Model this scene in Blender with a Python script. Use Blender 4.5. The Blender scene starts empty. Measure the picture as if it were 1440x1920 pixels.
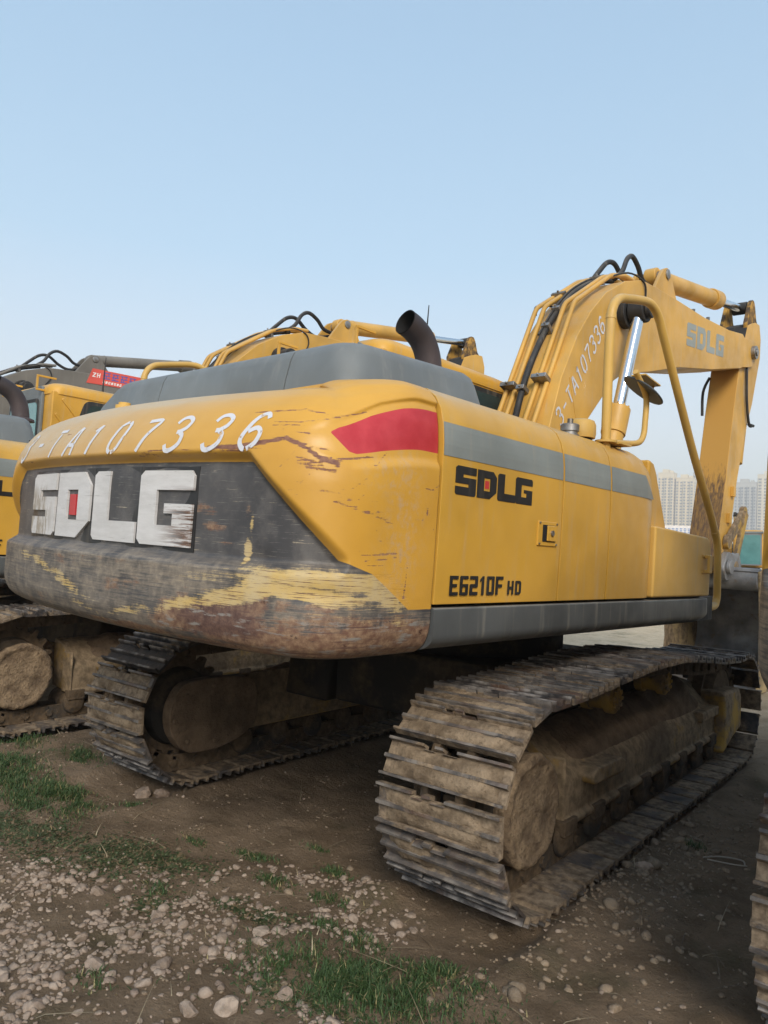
import bpy, bmesh, math, random
import numpy as np
from mathutils import Vector, Matrix
from mathutils.geometry import tessellate_polygon

random.seed(7); RNG = np.random.default_rng(7)
SC = bpy.context.scene
COL = SC.collection
R = math.radians

# ------------------------------------------------------------------ camera
CAM_POS = (2.89948, -4.59253, 1.53974)
YAW, PITCH, ROLL, FPX = 0.6852, 0.04712, 0.04555, 1384.1
def cam_axes():
    f = Vector((-math.sin(YAW)*math.cos(PITCH), math.cos(YAW)*math.cos(PITCH), math.sin(PITCH)))
    r = Vector((math.cos(YAW), math.sin(YAW), 0)); u = r.cross(f)
    c, s = math.cos(ROLL), math.sin(ROLL)
    return c*r + s*u, -s*r + c*u, f
_r, _u, _f = cam_axes()
cd = bpy.data.cameras.new("camera"); cam = bpy.data.objects.new("camera", cd); COL.objects.link(cam)
m = Matrix((_r, _u, -_f)).transposed().to_4x4(); m.translation = Vector(CAM_POS); cam.matrix_world = m
cd.sensor_fit = 'HORIZONTAL'; cd.sensor_width = 36; cd.lens = 36*FPX/1440
cd.clip_start = 0.05; cd.clip_end = 5000
SC.camera = cam

# ------------------------------------------------------------------ light
SUN_EL, SUN_AZ = 33.0, 134.0          # azimuth clockwise from +Y
w = bpy.data.worlds.new("World"); SC.world = w; w.use_nodes = True
nt = w.node_tree; nt.nodes.clear()
sky = nt.nodes.new('ShaderNodeTexSky'); sky.sky_type = 'NISHITA'; sky.sun_disc = False
sky.sun_elevation = R(SUN_EL); sky.sun_rotation = R(SUN_AZ)
sky.altitude = 100; sky.air_density = 1.15; sky.dust_density = 1.8; sky.ozone_density = 1.0
bg = nt.nodes.new('ShaderNodeBackground'); bg.inputs['Strength'].default_value = 0.15
wo = nt.nodes.new('ShaderNodeOutputWorld')
# hazy spring sky: the clear-sky model thinned by a pale veil that whitens towards the horizon
tcw = nt.nodes.new('ShaderNodeTexCoord'); spz = nt.nodes.new('ShaderNodeSeparateXYZ'); nt.links.new(tcw.outputs['Generated'], spz.inputs[0])
rp = nt.nodes.new('ShaderNodeValToRGB'); nt.links.new(spz.outputs[2], rp.inputs[0])
el_ = rp.color_ramp.elements; el_[0].position = 0.02; el_[0].color = (1.0, .945, .86, 1); el_[1].position = .75; el_[1].color = (.40, .59, .80, 1)
for p_, c_ in ((.16, (.86, .87, .875, 1)), (.36, (.55, .755, .90, 1)), (.56, (.46, .675, .87, 1))):
    e_ = el_.new(p_); e_.color = c_
vm = nt.nodes.new('ShaderNodeVectorMath'); vm.operation = 'SCALE'; vm.inputs['Scale'].default_value = 3.1; nt.links.new(rp.outputs[0], vm.inputs[0])
mx = nt.nodes.new('ShaderNodeMix'); mx.data_type = 'RGBA'; mx.inputs[0].default_value = .75
nt.links.new(sky.outputs[0], mx.inputs[6]); nt.links.new(vm.outputs[0], mx.inputs[7])
nt.links.new(mx.outputs[2], bg.inputs[0]); nt.links.new(bg.outputs[0], wo.inputs[0])
sd = bpy.data.lights.new("sun", 'SUN'); sd.energy = 1.7; sd.angle = R(24); sd.color = (1.0, 0.93, 0.83)
sun = bpy.data.objects.new("sun", sd); COL.objects.link(sun)
az = R(SUN_AZ); el = R(SUN_EL)
sdir = Vector((math.sin(az)*math.cos(el), math.cos(az)*math.cos(el), math.sin(el)))
sun.rotation_euler = sdir.to_track_quat('Z', 'Y').to_euler(); sun.location = sdir*40
SC.view_settings.view_transform = 'Standard'; SC.view_settings.look = 'None'
SC.view_settings.exposure = 1.08; SC.view_settings.gamma = 1.0
SC.render.engine = 'CYCLES'
SC.cycles.use_denoising = True
SC.cycles.max_bounces = 6; SC.cycles.diffuse_bounces = 3; SC.cycles.glossy_bounces = 3
SC.cycles.transmission_bounces = 4; SC.cycles.volume_bounces = 0

# ------------------------------------------------------------------ noise
def _h(ix, iy, seed):
    n = (ix.astype(np.int64)*374761393 + iy.astype(np.int64)*668265263 + seed*1442695041) & 0x7fffffff
    n = ((n ^ (n >> 13))*1274126177) & 0x7fffffff
    return ((n ^ (n >> 16)) & 0xffff)/65535.0
def vnoise(x, y, seed=0):
    x = np.asarray(x, float); y = np.asarray(y, float)
    ix = np.floor(x); iy = np.floor(y); fx = x-ix; fy = y-iy
    fx = fx*fx*(3-2*fx); fy = fy*fy*(3-2*fy)
    a = _h(ix, iy, seed); b = _h(ix+1, iy, seed); c = _h(ix, iy+1, seed); d = _h(ix+1, iy+1, seed)
    return (a*(1-fx)+b*fx)*(1-fy)+(c*(1-fx)+d*fx)*fy
def fbm(x, y, seed=0, o=4):
    t = 0; am = .5; f = 1.0
    for i in range(o):
        t = t+am*vnoise(np.asarray(x)*f+17*i, np.asarray(y)*f-9*i, seed+i); am *= .5; f *= 2.03
    return t/(1-.5**o)
def sstep(a, b, x):
    t = np.clip((np.asarray(x, float)-a)/(b-a), 0, 1); return t*t*(3-2*t)

# ------------------------------------------------------------------ materials
class NT:
    def __init__(s, name):
        s.m = bpy.data.materials.new(name); s.m.use_nodes = True
        s.t = s.m.node_tree; s.t.nodes.clear()
        s.out = s.n('ShaderNodeOutputMaterial'); s.b = s.n('ShaderNodeBsdfPrincipled')
        s.t.links.new(s.b.outputs[0], s.out.inputs[0])
        s.tc = s.n('ShaderNodeTexCoord')
    def n(s, t, **k):
        x = s.t.nodes.new(t)
        for a, v in k.items(): setattr(x, a, v)
        return x
    def set(s, sock, v):
        if isinstance(v, bpy.types.NodeSocket): s.t.links.new(v, sock)
        elif isinstance(v, (tuple, list)) and len(v) == 3 and sock.type == 'RGBA': sock.default_value = (*v, 1)
        else: sock.default_value = v
    def co(s, kind='Object', scale=(1, 1, 1), rot=(0, 0, 0)):
        mp = s.n('ShaderNodeMapping'); mp.inputs['Scale'].default_value = scale; mp.inputs['Rotation'].default_value = rot
        s.t.links.new(s.tc.outputs[kind], mp.inputs[0]); return mp.outputs[0]
    def noise(s, co, scale=5, detail=4, rough=.55, dist=0):
        x = s.n('ShaderNodeTexNoise'); s.set(x.inputs['Vector'], co)
        x.inputs['Scale'].default_value = scale; x.inputs['Detail'].default_value = detail
        x.inputs['Roughness'].default_value = rough; x.inputs['Distortion'].default_value = dist
        return x.outputs['Fac']
    def voro(s, co, scale=5, feature='F1', out='Distance'):
        x = s.n('ShaderNodeTexVoronoi'); x.feature = feature; s.set(x.inputs['Vector'], co); x.inputs['Scale'].default_value = scale
        return x.outputs[out]
    def rng(s, v, a, b, c=0., d=1., smooth=True):
        x = s.n('ShaderNodeMapRange'); x.interpolation_type = 'SMOOTHSTEP' if smooth else 'LINEAR'
        s.set(x.inputs['Value'], v); x.inputs['From Min'].default_value = a; x.inputs['From Max'].default_value = b
        x.inputs['To Min'].default_value = c; x.inputs['To Max'].default_value = d
        return x.outputs[0]
    def mth(s, op, a, b=0.5, c=None):
        x = s.n('ShaderNodeMath', operation=op); s.set(x.inputs[0], a); s.set(x.inputs[1], b)
        if c is not None: s.set(x.inputs[2], c)
        return x.outputs[0]
    def mix(s, f, a, b):
        x = s.n('ShaderNodeMix', data_type='RGBA'); s.set(x.inputs[0], f); s.set(x.inputs[6], a); s.set(x.inputs[7], b)
        return x.outputs[2]
    def attr(s, name):
        x = s.n('ShaderNodeAttribute', attribute_name=name); return x.outputs['Fac']
    def up(s):
        g = s.n('ShaderNodeNewGeometry'); x = s.n('ShaderNodeSeparateXYZ'); s.t.links.new(g.outputs['Normal'], x.inputs[0]); return x.outputs[2]
    def bump(s, h, strength=.3, dist=.01):
        x = s.n('ShaderNodeBump'); x.inputs['Strength'].default_value = strength; x.inputs['Distance'].default_value = dist
        s.set(x.inputs['Height'], h); s.t.links.new(x.outputs[0], s.b.inputs['Normal'])
    def fin(s, col, rough=.5, metal=0., spec=.5):
        s.set(s.b.inputs['Base Color'], col); s.set(s.b.inputs['Roughness'], rough); s.set(s.b.inputs['Metallic'], metal)
        s.b.inputs['Specular IOR Level'].default_value = spec
        return s.m

DUST = (.42, .34, .24)
MUD = (.20, .145, .088)
def paint(name, col, rough=.42, dust=.35, var=.12, scr=.25, dustcol=DUST, spec=.45):
    t = NT(name); o = t.co()
    v = t.noise(o, 1.7, 3); c2 = tuple(x*(1-var*1.6) for x in col); c3 = tuple(min(1, x*(1+var)) for x in col)
    c = t.mix(t.rng(v, .3, .7), c2, c3)
    streak = t.noise(t.co(scale=(9, 9, .7)), 2.2, 5, .6)
    c = t.mix(t.mth('MULTIPLY', t.rng(streak, .52, .8), dust), c, dustcol)
    d = t.mth('MULTIPLY', t.rng(t.up(), .25, .95), dust*1.5)
    d = t.mth('MULTIPLY', d, t.rng(t.noise(o, 3.5, 6, .65), .25, .75))
    c = t.mix(d, c, dustcol)
    sc = t.noise(t.co(scale=(3, 3, 40)), 3, 4, .7)
    c = t.mix(t.mth('MULTIPLY', t.rng(sc, .68, .74), scr), c, tuple(x*.45+.05 for x in col))
    t.bump(t.mth('ADD', t.mth('MULTIPLY', t.noise(o, 38, 3), .10), t.noise(o, 2.6, 2)), .12, .03)
    return t.fin(c, t.rng(t.noise(o, 6, 4), .3, .7, rough-.06, rough+.16), 0, spec)

YEL = (.57, .305, .040)
M = {}
M['yellow'] = paint('yellow_paint', YEL)
M['yellow_side'] = paint('yellow_door_paint', (.555, .308, .045), .34, .34, .10, .25)
M['yellow_dusty'] = paint('dusty_yellow_paint', (.58, .355, .085), .5, .55, .1, .2)
M['yellow_arm'] = paint('worn_yellow_paint', (.565, .318, .062), .45, .4, .12, .35)
M['grey_hood'] = paint('grey_hood_plastic', (.15, .165, .17), .5, .28, .12, .15, (.30, .29, .26))
M['grey_boom'] = paint('dark_grey_boom_paint', (.155, .14, .12), .5, .4, .1, .1, (.3, .27, .22))
M['skirt'] = paint('dark_skirt_paint', (.075, .08, .082), .45, .4, .2, .3, (.36, .33, .27))
M['stripe'] = paint('grey_stripe_film', (.215, .235, .225), .5, .3, .12, .2)
M['charcoal'] = paint('charcoal_paint', (.05, .05, .052), .5, .3, .15, .1)
M['logo_grey'] = paint('logo_grey_film', (.27, .29, .27), .5, .2, .06, .05)
M['black_decal'] = paint('black_decal_film', (.018, .018, .019), .4, .12, .1, .05)
M['red_decal'] = paint('red_decal_film', (.55, .045, .05), .4, .12, .1, .05)
M['exhaust'] = paint('exhaust_steel', (.055, .040, .040), .55, .15, .3, .2, (.16, .11, .09))
M['rubber'] = paint('black_rubber', (.02, .02, .021), .6, .22, .1, .0)
M['black'] = paint('black_steel', (.018, .017, .017), .6, .12, .1, .0)
M['void'] = NT('near_black').fin((.008, .008, .008), .9)  # plain near-black for the pipe bore, latch recess and dome base

def chrome():
    t = NT('chrome_rod'); return t.fin((.72, .73, .74), t.rng(t.noise(t.co(), 9, 3), .3, .7, .1, .22), 1.0)
M['chrome'] = chrome()
def steel():
    t = NT('bare_steel'); o = t.co()
    return t.fin(t.mix(t.rng(t.noise(o, 8, 5), .4, .65), (.33, .32, .31), (.20, .16, .12)), .45, .8)
M['steel'] = steel()
def glass():
    t = NT('tinted_glass')
    return t.fin((.022, .045, .048), .05, 0, .8)
M['glass'] = glass()
def teal():
    t = NT('teal_cab_glass'); t.b.inputs['Coat Weight'].default_value = .6
    return t.fin(t.mix(t.rng(t.noise(t.co(), 2.3, 3), .35, .65), (.075, .20, .205), (.10, .25, .25)), .1, 0, .6)
M['teal'] = teal()
def mirror_glass():
    t = NT('mirror_back_plastic'); return t.fin((.06, .062, .06), .5)
M['mirror'] = mirror_glass()

def earthy(name, a, b, c, scale=6, bump=.6, dist=.02, rough=.92):
    t = NT(name); o = t.co()
    n1 = t.noise(o, scale, 8, .62); n2 = t.noise(o, scale*5.3, 6, .7)
    col = t.mix(t.rng(n1, .32, .68), a, b); col = t.mix(t.rng(n2, .5, .78), col, c)
    t.bump(t.mth('ADD', n1, t.mth('MULTIPLY', n2, .45)), bump, dist)
    return t.fin(col, rough, 0, .25)
M['mud'] = earthy('dried_mud', (.125, .09, .058), (.31, .235, .158), (.075, .054, .037), 9, .8, .025)
M['mud_dark'] = earthy('damp_dark_mud', (.10, .07, .045), (.18, .125, .08), (.06, .043, .03), 8, .9, .03)

def shoe_mat(name, shift):
    t = NT(name); o = t.co()
    oi = t.n('ShaderNodeObjectInfo'); rnd = oi.outputs['Random']
    ox = t.n('ShaderNodeVectorMath', operation='ADD'); t.t.links.new(o, ox.inputs[0])
    cmb = t.n('ShaderNodeCombineXYZ'); t.set(cmb.inputs[0], t.mth('MULTIPLY', rnd, 37.)); t.set(cmb.inputs[1], t.mth('MULTIPLY', rnd, 11.))
    t.t.links.new(cmb.outputs[0], ox.inputs[1]); v = ox.outputs[0]
    n = t.noise(v, 5, 7, .62); n2 = t.noise(v, 22, 5, .65)
    sp = t.n('ShaderNodeSeparateXYZ'); t.t.links.new(t.tc.outputs['Object'], sp.inputs[0])
    ridge = t.rng(sp.outputs[2], .012, .026)
    st = t.mix(t.rng(n2, .35, .7), (.075, .07, .068), (.13, .105, .088)) if not shift else t.mix(t.rng(n2, .35, .7), (.032, .030, .031), (.075, .062, .054))
    mud = t.mix(t.rng(n2, .3, .7), (.095, .068, .045), (.30, .228, .155))
    k = t.mth('ADD', t.mth('SUBTRACT', n, shift), t.mth('MULTIPLY', rnd, .14)); k = t.mth('SUBTRACT', k, t.mth('MULTIPLY', ridge, .19))
    f = t.rng(k, .44, .56)
    ed = t.mth('MULTIPLY', ridge, t.rng(t.noise(v, 11, 4), .4, .7)); st = t.mix(ed, st, (.21, .19, .17) if not shift else (.33, .30, .275))
    rust = t.mth('MULTIPLY', t.rng(t.noise(v, 3.1, 4), .55, .7), .6); st = t.mix(rust, st, (.12, .06, .036))
    t.bump(t.mth('ADD', t.mth('MULTIPLY', f, n), t.mth('MULTIPLY', n2, .4)), .7, .012)
    return t.fin(t.mix(f, st, mud), t.rng(f, 0, 1, .5, .95), 0, .35)
M['shoe'] = shoe_mat('muddy_track_steel', .0); M['shoe_clean'] = shoe_mat('worn_track_steel', .13)

def mud_paint(name, base, k0=.42, mudc=(.31, .23, .148)):
    t = NT(name); o = t.co()
    n = t.noise(o, 3.2, 8, .64); n2 = t.noise(o, 17, 5, .65)
    mud = t.mix(t.rng(n2, .3, .7), tuple(x*.45 for x in mudc), mudc)
    f = t.rng(t.mth('ADD', n, t.mth('MULTIPLY', t.up(), .16)), k0-.07, k0+.07)
    dark = t.mth('MULTIPLY', t.rng(t.noise(o, 1.4, 5), .5, .7), .55)
    c = t.mix(f, base, mud); c = t.mix(dark, c, (.055, .04, .027))
    t.bump(t.mth('ADD', t.mth('MULTIPLY', f, .5), n2), .6, .012)
    return t.fin(c, .88, 0, .25)
M['frame_mud'] = mud_paint('mud_caked_frame_paint', (.36, .23, .075), .40, (.34, .25, .155))
M['frame_yellow'] = mud_paint('muddy_yellow_guard_paint', (.46, .29, .075), .5)
M['under'] = mud_paint('muddy_black_chassis', (.02, .018, .016), .50, (.075, .055, .036))
M['roller'] = mud_paint('muddy_roller_steel', (.05, .045, .04), .42, (.15, .105, .065))
M['disc_mud'] = earthy('crusted_drive_mud', (.15, .104, .066), (.33, .24, .15), (.055, .038, .026), 11, 1.0, .03)
M['arm_worn'] = None
def arm_back():
    t = NT('scraped_arm_underside'); o = t.co()
    st = t.noise(t.co(scale=(20, 20, .45)), 2, 6, .7)
    sp = t.n('ShaderNodeSeparateXYZ'); t.t.links.new(t.tc.outputs['Object'], sp.inputs[0])
    z = t.mth('ADD', sp.outputs[2], t.mth('MULTIPLY', t.mth('SUBTRACT', st, .5), 1.2))
    low = t.rng(z, 2.75, 2.35)
    dirty = t.mix(t.rng(st, .35, .65), (.10, .062, .042), (.27, .155, .05))
    c = t.mix(low, (.50, .27, .06), dirty)
    return t.fin(c, .6, 0, .3)
M['arm_back'] = arm_back()
M['clevis'] = mud_paint('greasy_clevis_paint', (.50, .28, .06), .54, (.11, .075, .05))
def bucket_m():
    t = NT('scoured_bucket_steel'); o = t.co()
    n = t.noise(o, 2.2, 6, .6); n2 = t.noise(o, 11, 5, .65)
    c = t.mix(t.rng(n, .35, .65), (.17, .17, .175), (.34, .335, .33)); c = t.mix(t.rng(n2, .55, .75), c, (.21, .15, .11))
    return t.fin(c, t.rng(n2, .3, .7, .4, .65), .35, .4)
M['bucket'] = bucket_m()
M['bucket_edge'] = mud_paint('worn_pale_bucket_plate', (.44, .33, .17), .47)
def spray():
    t = NT('white_spray_paint'); o = t.co()
    al = t.rng(t.noise(o, 26, 5, .7), .30, .42)
    t.set(t.b.inputs['Alpha'], t.mth('MULTIPLY', al, .93)); return t.fin((.60, .61, .645), .8, 0, .1)
M['spray'] = spray()
def logo_white():
    t = NT('chipped_white_logo'); o = t.co(); n = t.noise(t.co(scale=(1, 1, 5)), 5, 7, .7)
    sp = t.n('ShaderNodeSeparateXYZ'); t.t.links.new(t.tc.outputs['Object'], sp.inputs[0])
    dist = t.mth('MULTIPLY', t.rng(sp.outputs[0], .46, .70), t.rng(sp.outputs[2], 1.74, 1.68))
    st = t.noise(t.co(scale=(.7, .7, 16)), 4, 6, .75)
    k = t.mth('MULTIPLY', t.rng(st, .46, .53), dist)
    c = t.mix(t.rng(n, .3, .7), (.50, .49, .48), (.60, .59, .585))
    c = t.mix(k, c, t.mix(t.rng(st, .53, .62), (.14, .07, .04), (.05, .05, .052)))
    k2 = t.mth('MULTIPLY', t.rng(sp.outputs[0], -.40, -.52), t.rng(t.noise(t.co(scale=(6, 6, 1.6)), 5, 5, .7), .46, .55))
    k2 = t.mth('MULTIPLY', k2, t.rng(sp.outputs[2], 1.76, 1.66))
    c = t.mix(k2, c, (.33, .29, .24))
    c = t.mix(t.rng(t.noise(t.co(scale=(1, 1, 30)), 4, 4, .7), .66, .70), c, (.25, .24, .23))
    return t.fin(c, .5, 0, .4)
M['logo_white'] = logo_white()

def counterweight_mat():
    t = NT('scraped_counterweight_paint'); uv = t.co('UV'); o = t.co()
    dark = t.attr('dark'); red = t.attr('red'); prim = t.attr('prim'); bare = t.attr('bare'); rust = t.attr('rust'); dusty = t.attr('dusty')
    st = t.noise(t.co('UV', (2.2, 70, 1)), 1.6, 6, .75)      # long horizontal streaks
    st2 = t.noise(t.co('UV', (5, 160, 1)), 1.3, 5, .7)
    fine = t.noise(uv, 34, 6, .7); med = t.noise(uv, 9, 6, .65); lo = t.noise(uv, 2.2, 4)
    # yellow
    y = t.mix(t.rng(lo, .3, .7), (.52, .272, .038), (.60, .325, .050))
    y = t.mix(t.mth('MULTIPLY', dusty, t.rng(med, .2, .75, .55, 1.)), y, (.50, .37, .21))
    y = t.mix(t.mth('MULTIPLY', t.rng(st2, .60, .70), .22), y, (.42, .27, .10))
    pm = t.mth('ADD', prim, t.mth('MULTIPLY', t.mth('SUBTRACT', t.mth('ADD', t.mth('MULTIPLY', st, .6), t.mth('MULTIPLY', fine, .4)), .5), 2.2))
    pk = t.mth('MULTIPLY', t.rng(pm, .50, .62), t.rng(prim, .04, .16))
    y = t.mix(pk, y, t.mix(t.rng(fine, .35, .65), (.135, .052, .042), (.25, .12, .07)))
    y = t.mix(t.mth('MULTIPLY', t.attr('rub'), t.rng(t.mth('ADD', t.mth('MULTIPLY', fine, .6), t.mth('MULTIPLY', t.noise(t.co('UV', (9, 3, 1)), 3, 5, .7), .4)), .46, .60)), y, (.50, .33, .17))
    # dark grey paint
    g = t.mix(t.rng(lo, .3, .7), (.046, .045, .048), (.078, .075, .076))
    g = t.mix(t.mth('MULTIPLY', t.rng(st2, .60, .66), .55), g, (.30, .28, .25))
    g = t.mix(t.mth('MULTIPLY', t.rng(st, .60, .64), t.rng(med, .45, .6)), g, (.46, .38, .26))
    g = t.mix(t.mth('MULTIPLY', t.rng(med, .4, .75), .3), g, (.24, .22, .20))
    sc_ = t.mth('MULTIPLY', t.attr('scuff'), t.rng(t.mth('ADD', t.mth('MULTIPLY', st, .6), t.mth('MULTIPLY', med, .4)), .40, .56)); g = t.mix(sc_, g, t.mix(t.rng(fine, .35, .65), (.20, .165, .125), (.33, .27, .20)))
    rs = t.mth('ADD', rust, t.mth('MULTIPLY', t.mth('SUBTRACT', t.mth('ADD', t.mth('MULTIPLY', med, .6), t.mth('MULTIPLY', st, .4)), .5), 2.0))
    rc = t.mix(t.rng(fine, .35, .68), (.15, .080, .055), (.30, .20, .125)); rc = t.mix(t.rng(t.noise(uv, 19, 6, .7), .58, .66), rc, (.07, .035, .025)); rc = t.mix(t.rng(t.attr('plum'), .3, .7), rc, t.mix(t.rng(fine, .35, .65), (.075, .040, .036), (.16, .095, .07))); rc = t.mix(t.rng(t.noise(t.co('UV', (3, 12, 1)), 2.4, 6, .7), .54, .64), rc, (.24, .225, .205)); rc = t.mix(t.rng(t.noise(t.co('UV', (1.4, 30, 1)), 2.1, 6, .7), .55, .62), rc, (.11, .06, .048))
    g = t.mix(t.rng(rs, .42, .62), g, rc)
    bs = t.mth('ADD', bare, t.mth('MULTIPLY', t.mth('SUBTRACT', t.mth('ADD', t.mth('MULTIPLY', st, .55), t.mth('ADD', t.mth('MULTIPLY', med, .25), t.mth('MULTIPLY', fine, .2))), .5), 2.8))
    bc = t.mix(t.rng(med, .3, .7), (.52, .36, .12), (.47, .37, .21))
    bk = t.mth('MULTIPLY', t.rng(bs, .46, .66), t.rng(bare, .05, .2))
    g = t.mix(bk, g, bc)
    g = t.mix(t.mth('MULTIPLY', bk, t.rng(st2, .55, .60)), g, (.13, .075, .05))
    dl = t.mth('ADD', dark, t.mth('MULTIPLY', t.mth('SUBTRACT', fine, .5), .004))
    c = t.mix(t.rng(dl, -.0012, .0012), y, g)
    rd = t.mix(t.rng(med, .3, .7), (.42, .022, .03), (.50, .045, .052))
    c = t.mix(t.rng(red, -.001, .001), c, rd)
    h = t.mth('ADD', t.mth('MULTIPLY', t.mth('ADD', pk, bk), -.5), t.mth('MULTIPLY', fine, .25)); h = t.mth('ADD', h, t.mth('MULTIPLY', t.rng(rs, .42, .62), t.mth('MULTIPLY', med, .6)))
    t.bump(h, .35, .006)
    ro = t.mth('ADD', .38, t.mth('MULTIPLY', t.mth('MAXIMUM', t.mth('MAXIMUM', pk, bk), t.mth('MULTIPLY', t.rng(dl, -.001, .001), .5)), .3))
    return t.fin(c, ro, 0, .45)
M['cw'] = counterweight_mat()

# ------------------------------------------------------------------ mesh helpers
class MB:
    def __init__(s): s.v = []; s.f = []; s.mi = []
    def add(s, v, f, mi=0):
        o = len(s.v); s.v += [tuple(map(float, p)) for p in v]
        s.f += [tuple(i+o for i in q) for q in f]; s.mi += [mi]*len(f); return s
    def box(s, x0, x1, y0, y1, z0, z1, mi=0):
        v = [(x, y, z) for z in (z0, z1) for y in (y0, y1) for x in (x0, x1)]
        return s.add(v, [(0, 2, 3, 1), (4, 5, 7, 6), (0, 1, 5, 4), (2, 6, 7, 3), (0, 4, 6, 2), (1, 3, 7, 5)], mi)
    def obox(s, c, ax, ay, az, mi=0):
        c = Vector(c); ax, ay, az = Vector(ax), Vector(ay), Vector(az)
        v = [c+ax*i+ay*j+az*k for k in (-1, 1) for j in (-1, 1) for i in (-1, 1)]
        return s.add(v, [(0, 2, 3, 1), (4, 5, 7, 6), (0, 1, 5, 4), (2, 6, 7, 3), (0, 4, 6, 2), (1, 3, 7, 5)], mi)
    def prism(s, poly, axis, a, b, mi=0):
        # poly in the two other axes (in order), extruded along axis from a to b
        n = len(poly)
        ar = sum(poly[i][0]*poly[(i+1) % n][1]-poly[(i+1) % n][0]*poly[i][1] for i in range(n))
        if ar < 0: poly = poly[::-1]
        def P(p, t): return {'x': (t, p[0], p[1]), 'y': (p[0], t, p[1]), 'z': (p[0], p[1], t)}[axis]
        v = [P(p, a) for p in poly]+[P(p, b) for p in poly]
        f = [(i, (i+1) % n, n+(i+1) % n, n+i) for i in range(n)]+[tuple(range(n))[::-1], tuple(range(n, 2*n))]
        if axis == 'y': f = [q[::-1] for q in f]
        return s.add(v, f, mi)
    def cyl(s, p0, p1, r0, r1=None, n=20, mi=0, caps=True):
        return s.tube([p0, p1], [r0, r0 if r1 is None else r1], n, mi, caps)
    def tube(s, path, r, n=10, mi=0, caps=True):
        P = [Vector(p) for p in path]; k = len(P)
        rr = r if isinstance(r, (list, tuple)) else [r]*k
        T = []
        for i in range(k):
            a = P[max(0, i-1)]; b = P[min(k-1, i+1)]; T.append((b-a).normalized())
        up = Vector((0, 0, 1)) if abs(T[0].z) < .9 else Vector((1, 0, 0))
        nrm = (up-T[0]*up.dot(T[0])).normalized(); v = []
        for i in range(k):
            nrm = (nrm-T[i]*nrm.dot(T[i])).normalized(); bn = T[i].cross(nrm)
            for j in range(n):
                a = 2*math.pi*j/n; v.append(P[i]+(nrm*math.cos(a)+bn*math.sin(a))*rr[i])
        f = [(i*n+j, i*n+(j+1) % n, (i+1)*n+(j+1) % n, (i+1)*n+j) for i in range(k-1) for j in range(n)]
        if caps: f += [tuple(range(n))[::-1], tuple(range((k-1)*n, k*n))]
        return s.add(v, f, mi)
    def lathe(s, prof, c, axis, n=28, mi=0):
        # prof: (distance along axis, radius); axis 'x','y','z'
        k = len(prof); v = []
        for (h, r) in prof:
            for j in range(n):
                a = 2*math.pi*j/n; p, q = r*math.cos(a), r*math.sin(a)
                v.append({'x': (c[0]+h, c[1]+p, c[2]+q), 'y': (c[0]+q, c[1]+h, c[2]+p), 'z': (c[0]+p, c[1]+q, c[2]+h)}[axis])
        f = [(i*n+j, i*n+(j+1) % n, (i+1)*n+(j+1) % n, (i+1)*n+j) for i in range(k-1) for j in range(n)]
        f += [tuple(range(n))[::-1], tuple(range((k-1)*n, k*n))]
        return s.add(v, f, mi)
    def build(s, name, mats, parent=None, mat4=None, bevel=0, seg=2, smooth=38):
        me = bpy.data.meshes.new(name); me.from_pydata(s.v, [], s.f)
        mats = mats if isinstance(mats, (list, tuple)) else [mats]
        for k in mats: me.materials.append(M[k] if isinstance(k, str) else k)
        me.polygons.foreach_set('material_index', s.mi)
        return finish(me, name, parent, mat4, bevel, seg, smooth)
def finish(me, name, parent=None, mat4=None, bevel=0, seg=2, smooth=38):
    bm = bmesh.new(); bm.from_mesh(me); bmesh.ops.recalc_face_normals(bm, faces=bm.faces); bm.to_mesh(me); bm.free()
    if smooth:
        me.polygons.foreach_set('use_smooth', [True]*len(me.polygons)); me.set_sharp_from_angle(angle=R(smooth))
    me.update(); ob = bpy.data.objects.new(name, me); COL.objects.link(ob)
    if parent is not None: ob.parent = parent
    if mat4 is not None: ob.matrix_basis = mat4
    if bevel:
        b = ob.modifiers.new('edge', 'BEVEL'); b.width = bevel; b.segments = seg; b.limit_method = 'ANGLE'; b.angle_limit = R(40); b.harden_normals = True
    return ob
def smooth_path(pts, n=6):
    P = [Vector(p) for p in pts]; out = []
    for i in range(len(P)-1):
        a = P[max(0, i-1)]; b = P[i]; c = P[i+1]; d = P[min(len(P)-1, i+2)]
        for j in range(n):
            t = j/n
            out.append(.5*((2*b)+(c-a)*t+(2*a-5*b+4*c-d)*t*t+(3*b-a-3*c+d)*t**3))
    out.append(P[-1]); return out
def round_poly(poly, r, n=4):
    out = []; k = len(poly)
    for i in range(k):
        p = Vector(poly[i]); a = Vector(poly[i-1]); b = Vector(poly[(i+1) % k])
        ri = r[i] if isinstance(r, (list, tuple)) else r
        if ri <= 0: out.append(tuple(p)); continue
        da = (a-p); db = (b-p); t = min(ri, da.length*.45, db.length*.45)
        p0 = p+da.normalized()*t; p1 = p+db.normalized()*t
        for j in range(n+1):
            u = j/n; out.append(tuple((1-u)**2*p0+2*u*(1-u)*p+u*u*p1))
    return out
def empty(name, loc=(0, 0, 0), rz=0):
    o = bpy.data.objects.new(name, None); COL.objects.link(o); o.location = loc; o.rotation_euler = (0, 0, rz); o.empty_display_size = .3; return o
def tag(o, label=None, cat=None, group=None, kind=None):
    if label: o['label'] = label
    if cat: o['category'] = cat
    if group: o['group'] = group
    if kind: o['kind'] = kind
    return o
def copy_tree(o, parent=None):
    c = o.copy(); COL.objects.link(c)
    if parent is not None: c.parent = parent
    for ch in list(KIDS.get(o.name, [])): copy_tree(ch, c)
    return c
KIDS = {}
def index_kids():
    KIDS.clear()
    for o in bpy.data.objects:
        if o.parent: KIDS.setdefault(o.parent.name, []).append(o)

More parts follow.
